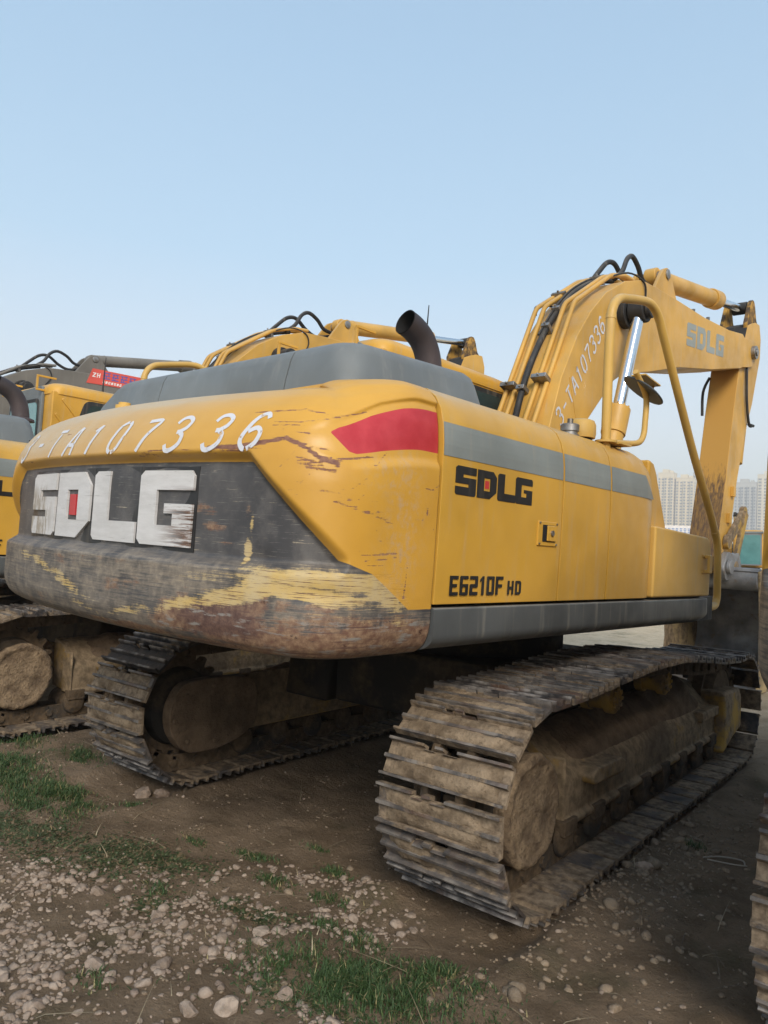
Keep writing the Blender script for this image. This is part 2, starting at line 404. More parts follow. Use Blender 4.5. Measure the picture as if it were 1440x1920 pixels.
# ------------------------------------------------------------------ lettering
LOGO = {
 'S': [[(.06, 0), (.94, 0), (1, .06), (1, .62), (.36, .62), (.36, .73), (1, .73), (1, 1), (.08, 1), (0, .93), (0, .40), (.64, .40), (.64, .29), (0, .29), (0, .06)]],
 'D': [[(0, 0), (.66, 0), (1, .26), (1, .80), (.80, 1), (0, 1)], [(.34, .27), (.34, .73), (.66, .73), (.66, .27)]],
 'L': [[(.06, 0), (1, 0), (1, .29), (.37, .29), (.37, 1), (.07, 1), (0, .94), (0, .06)]],
 'G': [[(.07, 0), (1, 0), (1, .56), (.50, .56), (.50, .43), (.66, .43), (.66, .27), (.34, .27), (.34, .74), (1, .74), (1, .93), (.94, 1), (.07, 1), (0, .93), (0, .07)]]}
BLOCK = {
 'E': [[(0, 0), (1, 0), (1, .17), (.3, .17), (.3, .42), (.85, .42), (.85, .58), (.3, .58), (.3, .83), (1, .83), (1, 1), (0, 1)]],
 'F': [[(0, 0), (.3, 0), (.3, .40), (.85, .40), (.85, .57), (.3, .57), (.3, .83), (1, .83), (1, 1), (0, 1)]],
 '6': [[(.06, 0), (.94, 0), (1, .05), (1, .58), (.3, .58), (.3, .84), (1, .84), (1, .95), (.94, 1), (.06, 1), (0, .95), (0, .05)], [(.3, .16), (.3, .43), (.70, .43), (.70, .16)]],
 '2': [[(0, 0), (1, 0), (1, .17), (.32, .17), (.32, .40), (.94, .40), (1, .46), (1, .94), (.94, 1), (0, 1), (0, .83), (.68, .83), (.68, .58), (.06, .58), (0, .52)]],
 '1': [[(.4, 0), (.8, 0), (.8, 1), (.5, 1), (.1, .82), (.1, .68), (.4, .80)]],
 '0': [[(.06, 0), (.94, 0), (1, .05), (1, .95), (.94, 1), (.06, 1), (0, .95), (0, .05)], [(.3, .16), (.3, .84), (.70, .84), (.70, .16)]],
 'H': [[(0, 0), (.28, 0), (.28, .40), (.72, .40), (.72, 0), (1, 0), (1, 1), (.72, 1), (.72, .58), (.28, .58), (.28, 1), (0, 1)]],
 'D': [[(0, 0), (.8, 0), (1, .14), (1, .86), (.8, 1), (0, 1)], [(.29, .17), (.29, .83), (.71, .83), (.71, .17)]],
 'Z': [[(0, 0), (1, 0), (1, .2), (.4, .2), (1, .8), (1, 1), (0, 1), (0, .8), (.6, .8), (0, .2)]]}
def glyph(mb, loops, fn, th, mi=0, base=0.0):
    """extrude outline loops; fn(u, v, h) -> point"""
    flat = [p for l in loops for p in l]
    tris = tessellate_polygon([[Vector((p[0], p[1], 0)) for p in l] for l in loops])
    n = len(flat)
    v = [fn(p[0], p[1], th) for p in flat]+[fn(p[0], p[1], base) for p in flat]
    f = [tuple(t) for t in tris]
    i0 = 0
    for l in loops:
        k = len(l)
        for i in range(k): a, b = i0+i, i0+(i+1) % k; f.append((a, b, n+b, n+a))
        i0 += k
    mb.add(v, f, mi)
STROKES = {
 '3': [[(.05, .80), (.18, .97), (.55, 1.), (.92, .86), (.90, .66), (.62, .54), (.40, .52)], [(.64, .50), (.92, .40), (.96, .18), (.66, .02), (.30, 0.), (.05, .16)]],
 '-': [[(.1, .5), (.9, .5)]],
 'T': [[(.0, .94), (1., .94)], [(.5, .82), (.5, 0.)]],
 'A': [[(.0, 0.), (.46, 1.)], [(.60, .98), (1., 0.)], [(.30, .34), (.74, .34)]],
 '1': [[(.2, .76), (.52, .98), (.52, 0.)]],
 '0': [[(.45, 1.), (.12, .86), (.04, .5), (.12, .14), (.45, 0.)], [(.58, 0.), (.88, .14), (.96, .5), (.88, .86), (.58, 1.)]],
 '7': [[(.0, .95), (.98, .95), (.62, .5), (.42, 0.)]],
 '6': [[(.9, .84), (.62, 1.), (.28, .88), (.08, .5), (.08, .2), (.36, .02), (.5, 0.)], [(.62, .0), (.92, .16), (.92, .42), (.60, .56), (.24, .46)]]}
def ribbon(mb, pts, wd, fn, mi=0):
    P = [Vector(p).to_2d() if len(p) > 2 else Vector(p) for p in pts]
    Q = [Vector(p[:2]) for p in smooth_path([(a.x, a.y, 0) for a in P], 4)] if len(P) > 3 else [P[i].lerp(P[i+1], k/6) for i in range(len(P)-1) for k in range(6)]+[P[-1]]
    v = []; k = len(Q)
    for i in range(k):
        t = (Q[min(k-1, i+1)]-Q[max(0, i-1)]).normalized(); nn = Vector((-t.y, t.x))
        for sgn in (1, -1): p = Q[i]+nn*wd*.5*sgn; v.append(fn(p.x, p.y))
    mb.add(v, [(2*i, 2*i+1, 2*i+3, 2*i+2) for i in range(k-1)], mi)

# ------------------------------------------------------------------ counterweight surface
def _cw_plan():
    pts = [(a, -2.97+a*a/10) for a in np.linspace(0, 1.02, 60)]
    p0 = np.array(pts[-1]); p1 = np.array((1.345, -2.80)); p2 = np.array((1.345, -2.50))
    for t in np.linspace(0, 1, 40)[1:]: pts.append(tuple((1-t)**2*p0+2*t*(1-t)*p1+t*t*p2))
    pts.append((1.345, -2.208)); return np.array(pts)
_P = _cw_plan(); _S = np.concatenate([[0], np.cumsum(np.hypot(*np.diff(_P, axis=0).T))]); SMAX = _S[-1]
def cw_pos(s):
    a = np.abs(s); x = np.interp(a, _S, _P[:, 0]); y = np.interp(a, _S, _P[:, 1]); e = .02
    a0 = np.clip(a-e, 0, SMAX); a1 = np.clip(a+e, 0, SMAX)
    tx = np.interp(a1, _S, _P[:, 0])-np.interp(a0, _S, _P[:, 0]); ty = np.interp(a1, _S, _P[:, 1])-np.interp(a0, _S, _P[:, 1])
    l = np.hypot(tx, ty); nx, ny = ty/l, -tx/l; nx = np.where(a < e, 0*nx, nx); sg = np.where(s < 0, -1., 1.)
    return sg*x, y, sg*nx, ny
_PA = np.array([(.30, 1.13), (.14, 1.132), (.07, 1.145), (.025, 1.18), (.004, 1.23), (0, 1.28), (-.003, 1.78), (-.003, 1.88), (-.001, 1.96), (.006, 2.03), (.018, 2.085), (.038, 2.13), (.075, 2.17), (.13, 2.195), (.22, 2.203)])
_PB = np.array([(.30, 1.13), (.14, 1.132), (.07, 1.145), (.025, 1.18), (.004, 1.23), (0, 1.28), (0, 1.76), (.008, 1.84), (.026, 1.91), (.055, 1.97), (.095, 2.025), (.15, 2.075), (.22, 2.115), (.31, 2.14), (.40, 2.15)])
_PT = np.concatenate([[0], np.cumsum(np.hypot(*np.diff(_PB, axis=0).T))]); TMAX = _PT[-1]; V0 = 1.28-_PT[5]
_TF = np.linspace(0, TMAX, 400)
def _smooth(a, k=9):
    p = np.pad(a, (k, k), mode='reflect', reflect_type='odd'); ker = np.hanning(2*k+1); ker /= ker.sum(); return np.convolve(p, ker, 'valid')
_FA = [_smooth(np.interp(_TF, _PT, _PA[:, i])) for i in (0, 1)]; _FB = [_smooth(np.interp(_TF, _PT, _PB[:, i])) for i in (0, 1)]
def cw_surf(s, t, d=0):
    s = np.asarray(s, float); x, y, nx, ny = cw_pos(s); w_ = sstep(1.35, 1.78, np.abs(s))
    o = np.interp(t, _TF, _FB[0])*(1-w_)+np.interp(t, _TF, _FA[0])*w_+d
    z = np.interp(t, _TF, _FB[1])*(1-w_)+np.interp(t, _TF, _FA[1])*w_
    return np.stack([x-nx*o, y-ny*o, z+0*x], -1)
def sdf(px, py, poly):
    """signed distance, positive inside"""
    P = np.array(poly); n = len(P); d = np.full(px.shape, 1e9); ins = np.zeros(px.shape, bool)
    for i in range(n):
        a, b = P[i], P[(i+1) % n]; e = b-a; wx, wy = px-a[0], py-a[1]
        t = np.clip((wx*e[0]+wy*e[1])/(e@e), 0, 1); d = np.minimum(d, np.hypot(wx-e[0]*t, wy-e[1]*t))
        c = ((a[1] > py) != (b[1] > py)); xi = (b[0]-a[0])*(py-a[1])/(b[1]-a[1]+1e-12)+a[0]; ins ^= c & (px < xi)
    return np.where(ins, d, -d)
def blob(s, v, c, rs, rv, ang=0):
    c0, s0 = math.cos(ang), math.sin(ang); a = (s-c[0])*c0+(v-c[1])*s0; b = -(s-c[0])*s0+(v-c[1])*c0
    return np.exp(-((a/rs)**2+(b/rv)**2))
def lines(s, v, pts, wd):
    d = np.full(s.shape, 1e9)
    for a, b in zip(pts[:-1], pts[1:]):
        a = np.array(a); e = np.array(b)-a; t = np.clip(((s-a[0])*e[0]+(v-a[1])*e[1])/(e@e), 0, 1)
        d = np.minimum(d, np.hypot(s-a[0]-e[0]*t, v-a[1]-e[1]*t))
    return np.exp(-(d/wd)**2)

def build_counterweight(root, RU4, wear=True):
    NS, NTT = 620, 210
    s1 = np.linspace(-SMAX, SMAX, NS); t1 = np.linspace(0, TMAX, NTT)
    S, T = np.meshgrid(s1, t1, indexing='ij'); V = T+V0; A = np.abs(S)
    panel = [(-1.375, 1.478), (-.990, 1.816), (.990, 1.816), (1.375, 1.478)]
    dk = [(-2.6, .5), (-2.6, 1.318), (-1.72, 1.318), (-1.515, 1.447), (-1.445, 1.470), (-1.388, 1.490), (-.996, 1.820), (.996, 1.820), (1.388, 1.490), (1.445, 1.470), (1.515, 1.447), (1.72, 1.318), (2.6, 1.318), (2.6, .5)]
    redp = [(1.322, 1.938), (1.36, 1.960), (1.519, 2.007), (1.668, 2.034), (1.80, 2.042), (2.2, 2.042), (2.2, 1.878), (1.74, 1.875), (1.544, 1.869), (1.43, 1.860), (1.40, 1.868)]
    lip = [(1.19, 1.91), (1.37, 1.986), (1.577, 2.05), (1.73, 2.077), (2.2, 2.072), (2.2, 1.86), (1.60, 1.845), (1.41, 1.835)]
    rp = panel; sdp = sdf(S, V, rp)
    d = .052*sstep(-.048, .002, sdp)
    sl = np.maximum(sdf(S, V, lip), sdf(-S, V, lip)); d = d+.016*sstep(-.030, .004, sl)*sstep(1.18, 1.5, A)
    # hammered dents and waviness of a used casting
    d = d+(fbm(S*3, V*3, 5)-.5)*.006+(fbm(S*14, V*22, 9)-.5)*.0035*sstep(1.5, 1.35, V)
    d = d+.012*blob(S, V, (1.07, 1.45), .06, .05)+.010*blob(S, V, (1.33, 1.37), .1, .03)
    P = cw_surf(S, T, d).reshape(-1, 3)
    def dent(s_, t_):
        i = int(np.clip(round((s_+SMAX)/(2*SMAX)*(NS-1)), 1, NS-2)); j = int(np.clip(round(t_/TMAX*(NTT-1)), 1, NTT-2)); return float(d[i-1:i+2, j-1:j+2].min())
    idx = np.arange(NS*NTT).reshape(NS, NTT)
    q = np.stack([idx[:-1, :-1], idx[1:, :-1], idx[1:, 1:], idx[:-1, 1:]], -1).reshape(-1, 4)
    me = bpy.data.meshes.new('counterweight')
    faces = [tuple(r) for r in q.tolist()]+[tuple(idx[:, -1].tolist()), tuple(idx[::-1, 0].tolist())]
    # end flanges so that the casting has thickness at the seams
    for i, o in ((0, 1), (NS-1, -1)): faces.append(tuple(idx[i, ::o].tolist()))
    me.from_pydata(P.tolist(), [], faces)
    me.materials.append(M['cw'])
    me.polygons.foreach_set('use_smooth', [True]*len(q)+[False]*4)
    uv = me.uv_layers.new(name='UVMap'); li = np.empty(len(me.loops), int); me.loops.foreach_get('vertex_index', li)
    SV = np.stack([S.ravel(), V.ravel()], -1); uv.data.foreach_set('uv', SV[li].ravel())
    def at(n, a): me.attributes.new(n, 'FLOAT', 'POINT').data.foreach_set('value', np.asarray(a, float).ravel().astype(np.float32))
    at('dark', sdf(S, V, dk)); at('red', np.maximum(sdf(S, V, redp), sdf(-S, V, redp)))
    pr = np.zeros_like(S)
    L = [([(.936, 2.014), (1.069, 2.025), (1.205, 2.032), (1.354, 2.007), (1.507, 2.029)], .007, .5), ([(.858, 1.982), (1.189, 1.968), (1.37, 2.003)], .007, .45),
         ([(1.081, 1.957), (1.242, 1.953)], .006, .45), ([(1.131, 1.936), (1.242, 1.925)], .008, .42),
         ([(.80, 1.868), (.95, 1.872), (1.04, 1.885), (1.155, 1.903), (1.222, 1.878), (1.296, 1.835), (1.354, 1.817)], .013, .62), ([(.86, 1.862), (1.06, 1.862)], .006, .5),
         ([(1.205, 1.835), (1.30, 1.815)], .009, .5), ([(1.215, 1.812), (1.346, 1.794)], .016, .46), ([(1.155, 1.9), (1.22, 1.885), (1.32, 1.866)], .005, .5),
         ([(1.27, 1.735), (1.391, 1.707), (1.482, 1.682), (1.594, 1.631)], .026, .30), ([(1.35, 1.69), (1.48, 1.66), (1.60, 1.62)], .010, .45),
         ([(1.30, 1.828), (1.40, 1.842), (1.50, 1.85)], .008, .5), ([(1.465, 1.513), (1.639, 1.517)], .007, .5), ([(1.482, 1.492), (1.639, 1.503)], .005, .5), ([(1.49, 1.476), (1.573, 1.478)], .005, .5),
         ([(1.594, 1.674), (1.623, 1.606), (1.652, 1.524), (1.672, 1.435), (1.685, 1.36)], .012, .30), ([(1.70, 1.47), (1.69, 1.36)], .008, .45),
         ([(.411, 1.857), (.626, 1.866), (.837, 1.85), (1.0, 1.86)], .007, .42), ([(.38, 1.843), (.697, 1.845)], .011, .36),
         ([(-.56, 1.955), (-.267, 1.982), (-.052, 1.992), (.167, 2.0), (.436, 2.003), (.85, 2.0)], .005, .42), ([(-.9, 1.86), (-.72, 1.85)], .02, .3), ([(1.5, 1.8), (1.62, 1.79), (1.66, 1.74)], .02, .2)]
    for pts, wd, k in L: pr = np.maximum(pr, lines(S, V, pts, wd)*k*1.35)
    rs_ = random.Random(11)
    for _ in range(46):
        a0, b0 = rs_.uniform(1.08, 1.84), rs_.uniform(1.36, 1.90); ln = rs_.uniform(.02, .13); an = rs_.gauss(-.15, .35)
        if b0 < 1.83-(a0-.98)*.85: continue
        pr = np.maximum(pr, lines(S, V, [(a0, b0), (a0+ln*.5*math.cos(an), b0+ln*.5*math.sin(an)), (a0+ln*math.cos(an), b0+ln*math.sin(an+.3))], rs_.uniform(.0025, .006))*rs_.uniform(.35, .62))
    pr = np.maximum(pr, .75*blob(S, V, (1.796, 1.674), .009, .022)); pr = np.maximum(pr, .30*blob(S, V, (1.60, 1.79), .08, .07)); pr = np.maximum(pr, .25*blob(S, V, (1.66, 1.60), .07, .12))
    at('prim', pr if wear else pr*.4)
    b = np.zeros_like(S)
    for c, rs, rv, an, k in [((1.36, 1.418), .36, .038, -.03, 1.2), ((1.25, 1.375), .38, .040, -.12, .95), ((1.58, 1.375), .18, .046, -.35, 1.0), ((1.0, 1.345), .28, .042, .22, 1.0), ((.74, 1.292), .28, .034, .25, .74),
                             ((.42, 1.235), .24, .030, .2, .66), ((.05, 1.215), .26, .034, -.2, .55), ((-.10, 1.30), .24, .036, -.25, .74), ((-.38, 1.36), .22, .036, -.2, .70), ((-.62, 1.385), .2, .03, -.1, .6), ((1.0, 1.50), .022, .06, 0, .9), ((1.01, 1.59), .014, .08, 0, .65), ((1.05, 1.36), .06, .04, 0, .7),
                             ((1.45, 1.30), .3, .05, -.1, .42), ((.9, 1.40), .25, .03, .05, .5), ((1.66, 1.28), .12, .06, -.4, .5), ((-.9, 1.30), .3, .07, 0, .35)]:
        b = np.maximum(b, k*blob(S, V, c, rs, rv, an))
    at('bare', b if wear else b*.5)
    r_ = np.zeros_like(S)
    for c, rs, rv, an, k in [((.85, 1.25), .36, .095, .05, 1.0), ((1.10, 1.34), .08, .11, 0, .85), ((1.10, 1.20), .35, .08, 0, .95), ((1.55, 1.22), .50, .12, 0, .85), ((1.85, 1.20), .25, .09, 0, .85), ((.4, 1.15), .55, .04, 0, .75), ((-.2, 1.40), .35, .04, 0, .5), ((.35, 1.33), .3, .05, .1, .55),
                             ((.99, 1.64), .03, .04, 0, .6), ((.90, 1.525), .05, .025, 0, .55), ((.78, 1.64), .16, .04, 0, .55), ((.82, 1.58), .13, .03, 0, .6), ((.2, 1.42), .3, .02, 0, .5), ((-1.2, 1.25), .3, .08, 0, .42), ((-.4, 1.2), .5, .06, 0, .45), ((1.3, 1.14), 1.0, .035, 0, .9), ((1.3, 1.33), .3, .05, 0, .55)]:
        r_ = np.maximum(r_, k*blob(S, V, c, rs, rv, an))
    at('plum', np.maximum(1.0*blob(S, V, (.92, 1.25), .28, .075), .9*blob(S, V, (1.06, 1.36), .07, .09))+(fbm(S*6, V*18, 81)-.5)*.5); at('scuff', sstep(1.50, 1.43, V)*(.35+.65*fbm(S*2.2, V*5, 61))); at('rub', np.maximum(.85*blob(S, V, (1.66, 1.62), .10, .28), .8*blob(S, V, (1.60, 1.79), .12, .07))*sstep(1.30, 1.40, V))
    at('rust', r_ if wear else r_*.6)
    at('dusty', np.clip(sstep(1.1, -.7, S)*.9*sstep(1.78, 1.95, V)+.9*sstep(2.05, 2.16, V)*sstep(1.3, .3, S), 0, 1)*(1 if wear else .4))
    me.update(); cw = bpy.data.objects.new('counterweight', me); COL.objects.link(cw); cw.parent = root; cw.matrix_basis = RU4
    tag(cw, 'scraped yellow and dark grey counterweight with rusty lower edge')
    mb = MB(); s0 = [-.738, -.368, .018, .380]; wd = [.338, .352, .342, .330]
    for ch, a, b2 in zip('SDLG', s0, wd):
        glyph(mb, LOGO[ch], lambda u, v, h, a=a, b2=b2: cw_surf(a+u*b2, 1.493+v*.294-V0, .052-h), .011, 0, -.004)
        # added black plate that paints the shadow edge round each raised letter
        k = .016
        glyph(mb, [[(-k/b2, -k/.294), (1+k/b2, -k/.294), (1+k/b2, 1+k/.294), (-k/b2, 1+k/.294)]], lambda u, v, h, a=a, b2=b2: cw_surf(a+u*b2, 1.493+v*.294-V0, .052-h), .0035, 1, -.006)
    lt = mb.build('raised_lettering', ['logo_white', 'black_decal'], cw, None, 0, 2, 30)
    mb = MB(); a = s0[1]; b2 = wd[1]
    glyph(mb, [[(.42, .34), (.60, .34), (.60, .66), (.42, .66)]], lambda u, v, h: cw_surf(a+u*b2, 1.493+v*.294-V0, .052-h), .010, 0, 0)
    mb.build('red_logo_square', 'red_decal', cw)
    mb = MB()
    cs = [(-.90, '3'), (-.66, '-'), (-.43, 'T'), (-.215, 'A'), (-.02, '1'), (.20, '0'), (.40, '7'), (.605, '3'), (.822, '3'), (1.005, '6')]
    for c, ch in cs:
        for st in STROKES[ch]:
            ribbon(mb, [((p[0]-.5)*.088+(p[1]-.5)*.046, p[1]*.150) for p in st], .0195, lambda x, y, c=c: cw_surf(c+x, 1.862+y-V0, dent(c+x, 1.862+y-V0)-.0022))
    mb.build('stencilled_number', 'spray', cw, None, 0, 2, 60)
    mb = MB(); mb.cyl((-.40, -2.60, 2.12), (-.40, -2.60, 2.165), .045, n=14).cyl((-.40, -2.60, 2.165), (-.40, -2.60, 2.18), .03, n=10)
    mb.build('lifting_plug', 'yellow_dusty', cw)
    return cw

# ------------------------------------------------------------------ tracks
def track_path():
    p = []
    for y in np.linspace(1.58, -1.60, 30): p.append((y, .040))
    for a in np.linspace(-100, -265, 26): p.append((-1.655+.425*math.cos(R(a)), .465+.425*math.sin(R(a))))
    for q in [(-1.415, .893), (-1.18, .902), (-.91, .918), (-.61, .934), (-.27, .940), (.115, .932), (.448, .902), (.958, .842), (1.395, .812)]: p.append(q)
    for a in np.linspace(88, -86, 26): p.append((1.645+.39*math.cos(R(a)), .430+.39*math.sin(R(a))))
    P = np.array(p+[p[0]]); L = np.concatenate([[0], np.cumsum(np.hypot(*np.diff(P, axis=0).T))])
    return P, L
TP, TL = track_path(); NSHOE = 50
def track_at(l):
    l = l % TL[-1]; e = .04
    f = lambda q: np.array([np.interp(q % TL[-1], TL, TP[:, 0]), np.interp(q % TL[-1], TL, TP[:, 1])])
    p = f(l); t = f(l+e)-f(l-e); t /= np.hypot(*t); return p, t
def shoe_mesh(kind):
    """one triple-grouser plate, x across, y along the run, z outward"""
    mb = MB(); pit = TL[-1]/NSHOE; h = pit/2
    def prof(front):
        return [(-h+.014, -.012), (-h+.011, .030), (-h+.021, .032), (-h+.027, .002), (-.012, .002), (-.007, .027), (.007, .027), (.012, .002),
                (h-.026 if front else h-.036, .002), (h-.021 if front else h-.035, .030), (h-.010 if front else h-.034, .029), (h-.015 if front else h-.033, -.012)]
    xs = [-.30, -.115, -.06, -.02, .05, .095, .30]
    for i in range(6):
        notch = i in (1, 3)
        mb.prism(prof(not notch), 'x', xs[i], xs[i+1])
    if kind:
        n = 40; m_ = 12; g = []
        seed = kind*31
        for i in range(n):
            for j in range(m_):
                x = -.297+.594*i/(n-1); y = -h+.022+(2*h-.052)*j/(m_-1)
                e = min(1, 6*min(i, n-1-i)/n, 3.5*min(j, m_-1-j)/m_+.45)
                k = float(fbm(x*5+seed, y*9, seed)); z = -.010+(.030*sstep(.40-.14*(kind-1), .62-.14*(kind-1), k)+.007*float(vnoise(x*60+seed, y*60, 3)))*e
                g.append((x, y, min(z, .026)))
        mb.add(g, [(i*m_+j, (i+1)*m_+j, (i+1)*m_+j+1, i*m_+j+1) for i in range(n-1) for j in range(m_-1)], 1)
    me = bpy.data.meshes.new('track_shoe'); me.from_pydata(mb.v, [], mb.f); me.materials.append(M['shoe'] if kind else M['shoe_clean']); me.materials.append(M['mud'])
    me.polygons.foreach_set('material_index', mb.mi)
    bm = bmesh.new(); bm.from_mesh(me); bmesh.ops.recalc_face_normals(bm, faces=[f for f in bm.faces if f.material_index == 0]); bm.to_mesh(me); bm.free()
    me.polygons.foreach_set('use_smooth', [k == 1 for k in mb.mi]); me.update(); return me
SHOES = [shoe_mesh(k) for k in (0, 1, 2, 3)]
def bumpy_disc(r, x0, x1, seed, axis_sign=1, rough=.018):
    mb = MB(); n = 96; rings = [(0, 0), (.2, 0), (.35, 0), (.5, 0), (.62, 0), (.72, 0), (.80, 0), (.86, 0), (.92, .01), (.985, .02), (1.0, .06), (.97, .3), (.96, 1)]; v = []
    for (q, dep) in rings:
        for j in range(n):
            a = 2*math.pi*j/n; py, pz = r*q*math.cos(a), r*q*math.sin(a)
            nz = float(fbm(py*14+seed, pz*14, seed, 5)); ns = float(vnoise(math.cos(a)*9+seed, math.sin(a)*9, seed+3))
            k = 1+(ns-.5)*.07*(q > .9); v.append((axis_sign*(x1-(x1-x0)*dep+(nz-.5)*rough*(dep < .1)+.012*(.80 < q < .95)), py*k, pz*k))
    f = [(i*n+j, i*n+(j+1) % n, (i+1)*n+(j+1) % n, (i+1)*n+j) for i in range(len(rings)-1) for j in range(n)]
    return mb.add(v, f)
def build_undercarriage(root):
    I4 = Matrix.Identity(4)
    for sd_ in (1, -1):
        xc = sd_*1.195
        # links and pins
        mb = MB(); pit = TL[-1]/NSHOE
        for k in range(NSHOE):
            p, t = track_at((k+.5)*pit); nn = np.array([-t[1], t[0]])
            for dx in (-.085, .085):
                c = (xc+dx, *(p-nn*.065)); mb.obox(c, (.018, 0, 0), (0, *(t*.088)), (0, *(nn*.050)))
            q = p+t*pit*.5-nn*.065; mb.cyl((xc-.12, *q), (xc+.12, *q), .026, n=8)
        ch = mb.build('track_chain', 'roller', root, None, 0, 2, 30)
        mx = Matrix.Translation((0, 0, 0))
        for k in range(NSHOE):
            p, t = track_at(k*pit+.05); nn = (-t[1], t[0])
            rr = random.random(); kind = 0 if rr < .25 else 1 if rr < .55 else 2 if rr < .85 else 3
            if p[1] > .80 and p[0] > -1.45: kind = 0 if rr < .7 else 1
            if p[1] < .1: kind = 1
            if p[0] < -1.75 and p[1] > .2 and sd_ > 0: kind = [1, 2, 3, 2, 3][k % 5]
            o = bpy.data.objects.new('track_shoe', SHOES[kind]); COL.objects.link(o); o.parent = ch
            jx = random.uniform(-.004, .004)
            o.matrix_basis = Matrix(((1, 0, 0, xc+jx), (0, t[0], nn[0], p[0]), (0, t[1], nn[1], p[1]), (0, 0, 0, 1)))
        S_ = lambda x: sd_*x
        def pr(name, poly, axis, a, b, mat, bev=.012):
            mb = MB()
            if axis == 'x': mb.prism(poly, 'x', sd_*a, sd_*b)
            else: mb.prism([(sd_*x, z) for x, z in poly], 'y', a, b)
            return mb.build(name, mat, root, None, bev)
        fr = pr('track_frame', [(1.00, .26), (1.345, .222), (1.352, .255), (1.325, .268), (1.325, .42), (1.29, .47), (1.13, .61), (1.00, .64)], 'y', -1.19, 1.42, 'frame_mud', .012)
        mb = MB()   # welded side pocket, bosses, end plate
        mb.box(sd_*1.20, sd_*1.335, -1.215, -1.192, .24, .56)
        mb.prism(round_poly([(-.98, .395), (-.58, .385), (-.55, .44), (-.62, .47), (-.95, .475), (-1.0, .44)], .03), 'x', sd_*1.27, sd_*1.39)
        mb.build('welded_bracket', 'frame_mud', fr, None, .012); mb = MB(); mb.prism([(.95, .40), (1.36, .40), (1.36, .47), (.95, .47)], 'x', sd_*1.20, sd_*1.36)
        mb.build('welded_bracket', 'frame_mud', fr, None, .012)
        pr('idler_guard', [(1.33, .56), (1.40, .575), (1.79, .555), (1.85, .50), (1.85, .24), (1.64, .20), (1.36, .115), (1.31, .14), (1.37, .26), (1.36, .48)], 'x', .99, 1.40, 'frame_yellow', .03)
        # loose earth heaped on the frame
        mb = MB(); n, m_ = 90, 18; g = []
        for i in range(n):
            y = -1.1+2.45*i/(n-1)
            for j in range(m_):
                x = 1.02+.27*j/(m_-1); base = float(np.interp(x, [1.0, 1.13, 1.29, 1.325], [.64, .61, .47, .42]))
                hp = .012+.12*math.exp(-((y-.80)/.26)**2)+.035*math.exp(-((y+.3)/.5)**2)+.02*math.exp(-((y+.75)/.2)**2)
                e = min(1, 5*j/(m_-1), 6*(m_-1-j)/(m_-1))*min(1, 8*min(i, n-1-i)/n)
                g.append((sd_*x, y, base-.012+e*hp*(.3+1.3*float(fbm(x*9+sd_, y*9, 21)))+.016*e*float(vnoise(x*55, y*55, 8))))
        mb.add(g, [(i*m_+j, (i+1)*m_+j, (i+1)*m_+j+1, i*m_+j+1) for i in range(n-1) for j in range(m_-1)])
        mb.build('mud_heap', 'mud_dark', fr, None, 0, 2, 60)
        for y in (-.47, .38):
            mb = MB(); mb.lathe([(-.10, .05), (-.10, .085), (-.05, .085), (-.05, .07), (.04, .07), (.04, .088), (.085, .088), (.095, .062), (.10, .062)], (xc, y, .745), 'x', 24)
            for a in range(8): mb.obox((xc+sd_*.102, y+.05*math.cos(a*.785), .745+.05*math.sin(a*.785)), (.008, 0, 0), (0, .011, 0), (0, 0, .011))
            mb.build('carrier_roller', 'frame_yellow', root, None, .004)
        for i in range(8):
            y = -1.16+i*.345; mb = MB()
            mb.lathe([(-.14, .05), (-.13, .085), (-.105, .09), (-.10, .07), (.0, .07), (.03, .07), (.10, .07), (.105, .09), (.13, .085), (.145, .055), (.15, .03)], (xc, y, .165), 'x', 22)
            mb.box(xc+sd_*.10 if sd_ > 0 else xc-.16, xc+.16 if sd_ > 0 else xc-.10, y-.07, y+.07, .19, .265)
            mb.build('track_roller', 'roller', root, None, .006)
        mb = MB(); mb.lathe([(-.10, .10), (-.10, .27), (-.07, .29), (-.035, .30), (-.035, .335), (.035, .335), (.035, .30), (.07, .29), (.10, .27), (.10, .10)], (xc, 1.645, .43), 'x', 40)
        mb.build('idler_wheel', 'roller', root, None, 0)
        # sprocket
        mb = MB(); poly = []
        for k in range(21):
            for dq, rr in ((-.28, .30), (-.12, .35), (.12, .35), (.28, .30)):
                a = 2*math.pi*(k+dq)/21; poly.append((-1.655+rr*math.cos(a), .465+rr*math.sin(a)))
        mb.prism(poly, 'x', xc-.03, xc+.03); mb.build('sprocket', 'roller', root, None, .004)
        mb = MB(); mb.lathe([(-.20, .18), (-.2, .24), (.02, .25), (.10, .235), (.13, .20)], (xc, -1.655, .455), 'x', 36); mb.build('final_drive_hub', 'under', root, None, .006)
        mb = bumpy_disc(.243, 1.25, 1.385, 5+sd_, sd_, .024); ob = mb.build('final_drive_cover', 'disc_mud', root, Matrix.Translation((0, -1.625, .425)), 0, 2, 80)
        mb = MB(); mb.prism(round_poly([(-1.88, .50), (-1.80, .64), (-1.556, .66), (-1.2, .63), (-1.16, .34), (-1.30, .24), (-1.53, .19), (-1.76, .21), (-1.87, .36)], .10, 5), 'x', sd_*.92, sd_*1.0)
        for a in range(7): mb.cyl((sd_*.905, -1.60+.24*math.cos(.9*a+.5), .43+.18*math.sin(.9*a+.5)), (sd_*.925, -1.60+.24*math.cos(.9*a+.5), .43+.18*math.sin(.9*a+.5)), .018, n=6)
        mb.build('travel_motor_guard', 'mud_dark', root, None, .02, 3)
    mb = MB(); mb.box(-.62, .62, -.75, .75, .46, .86)
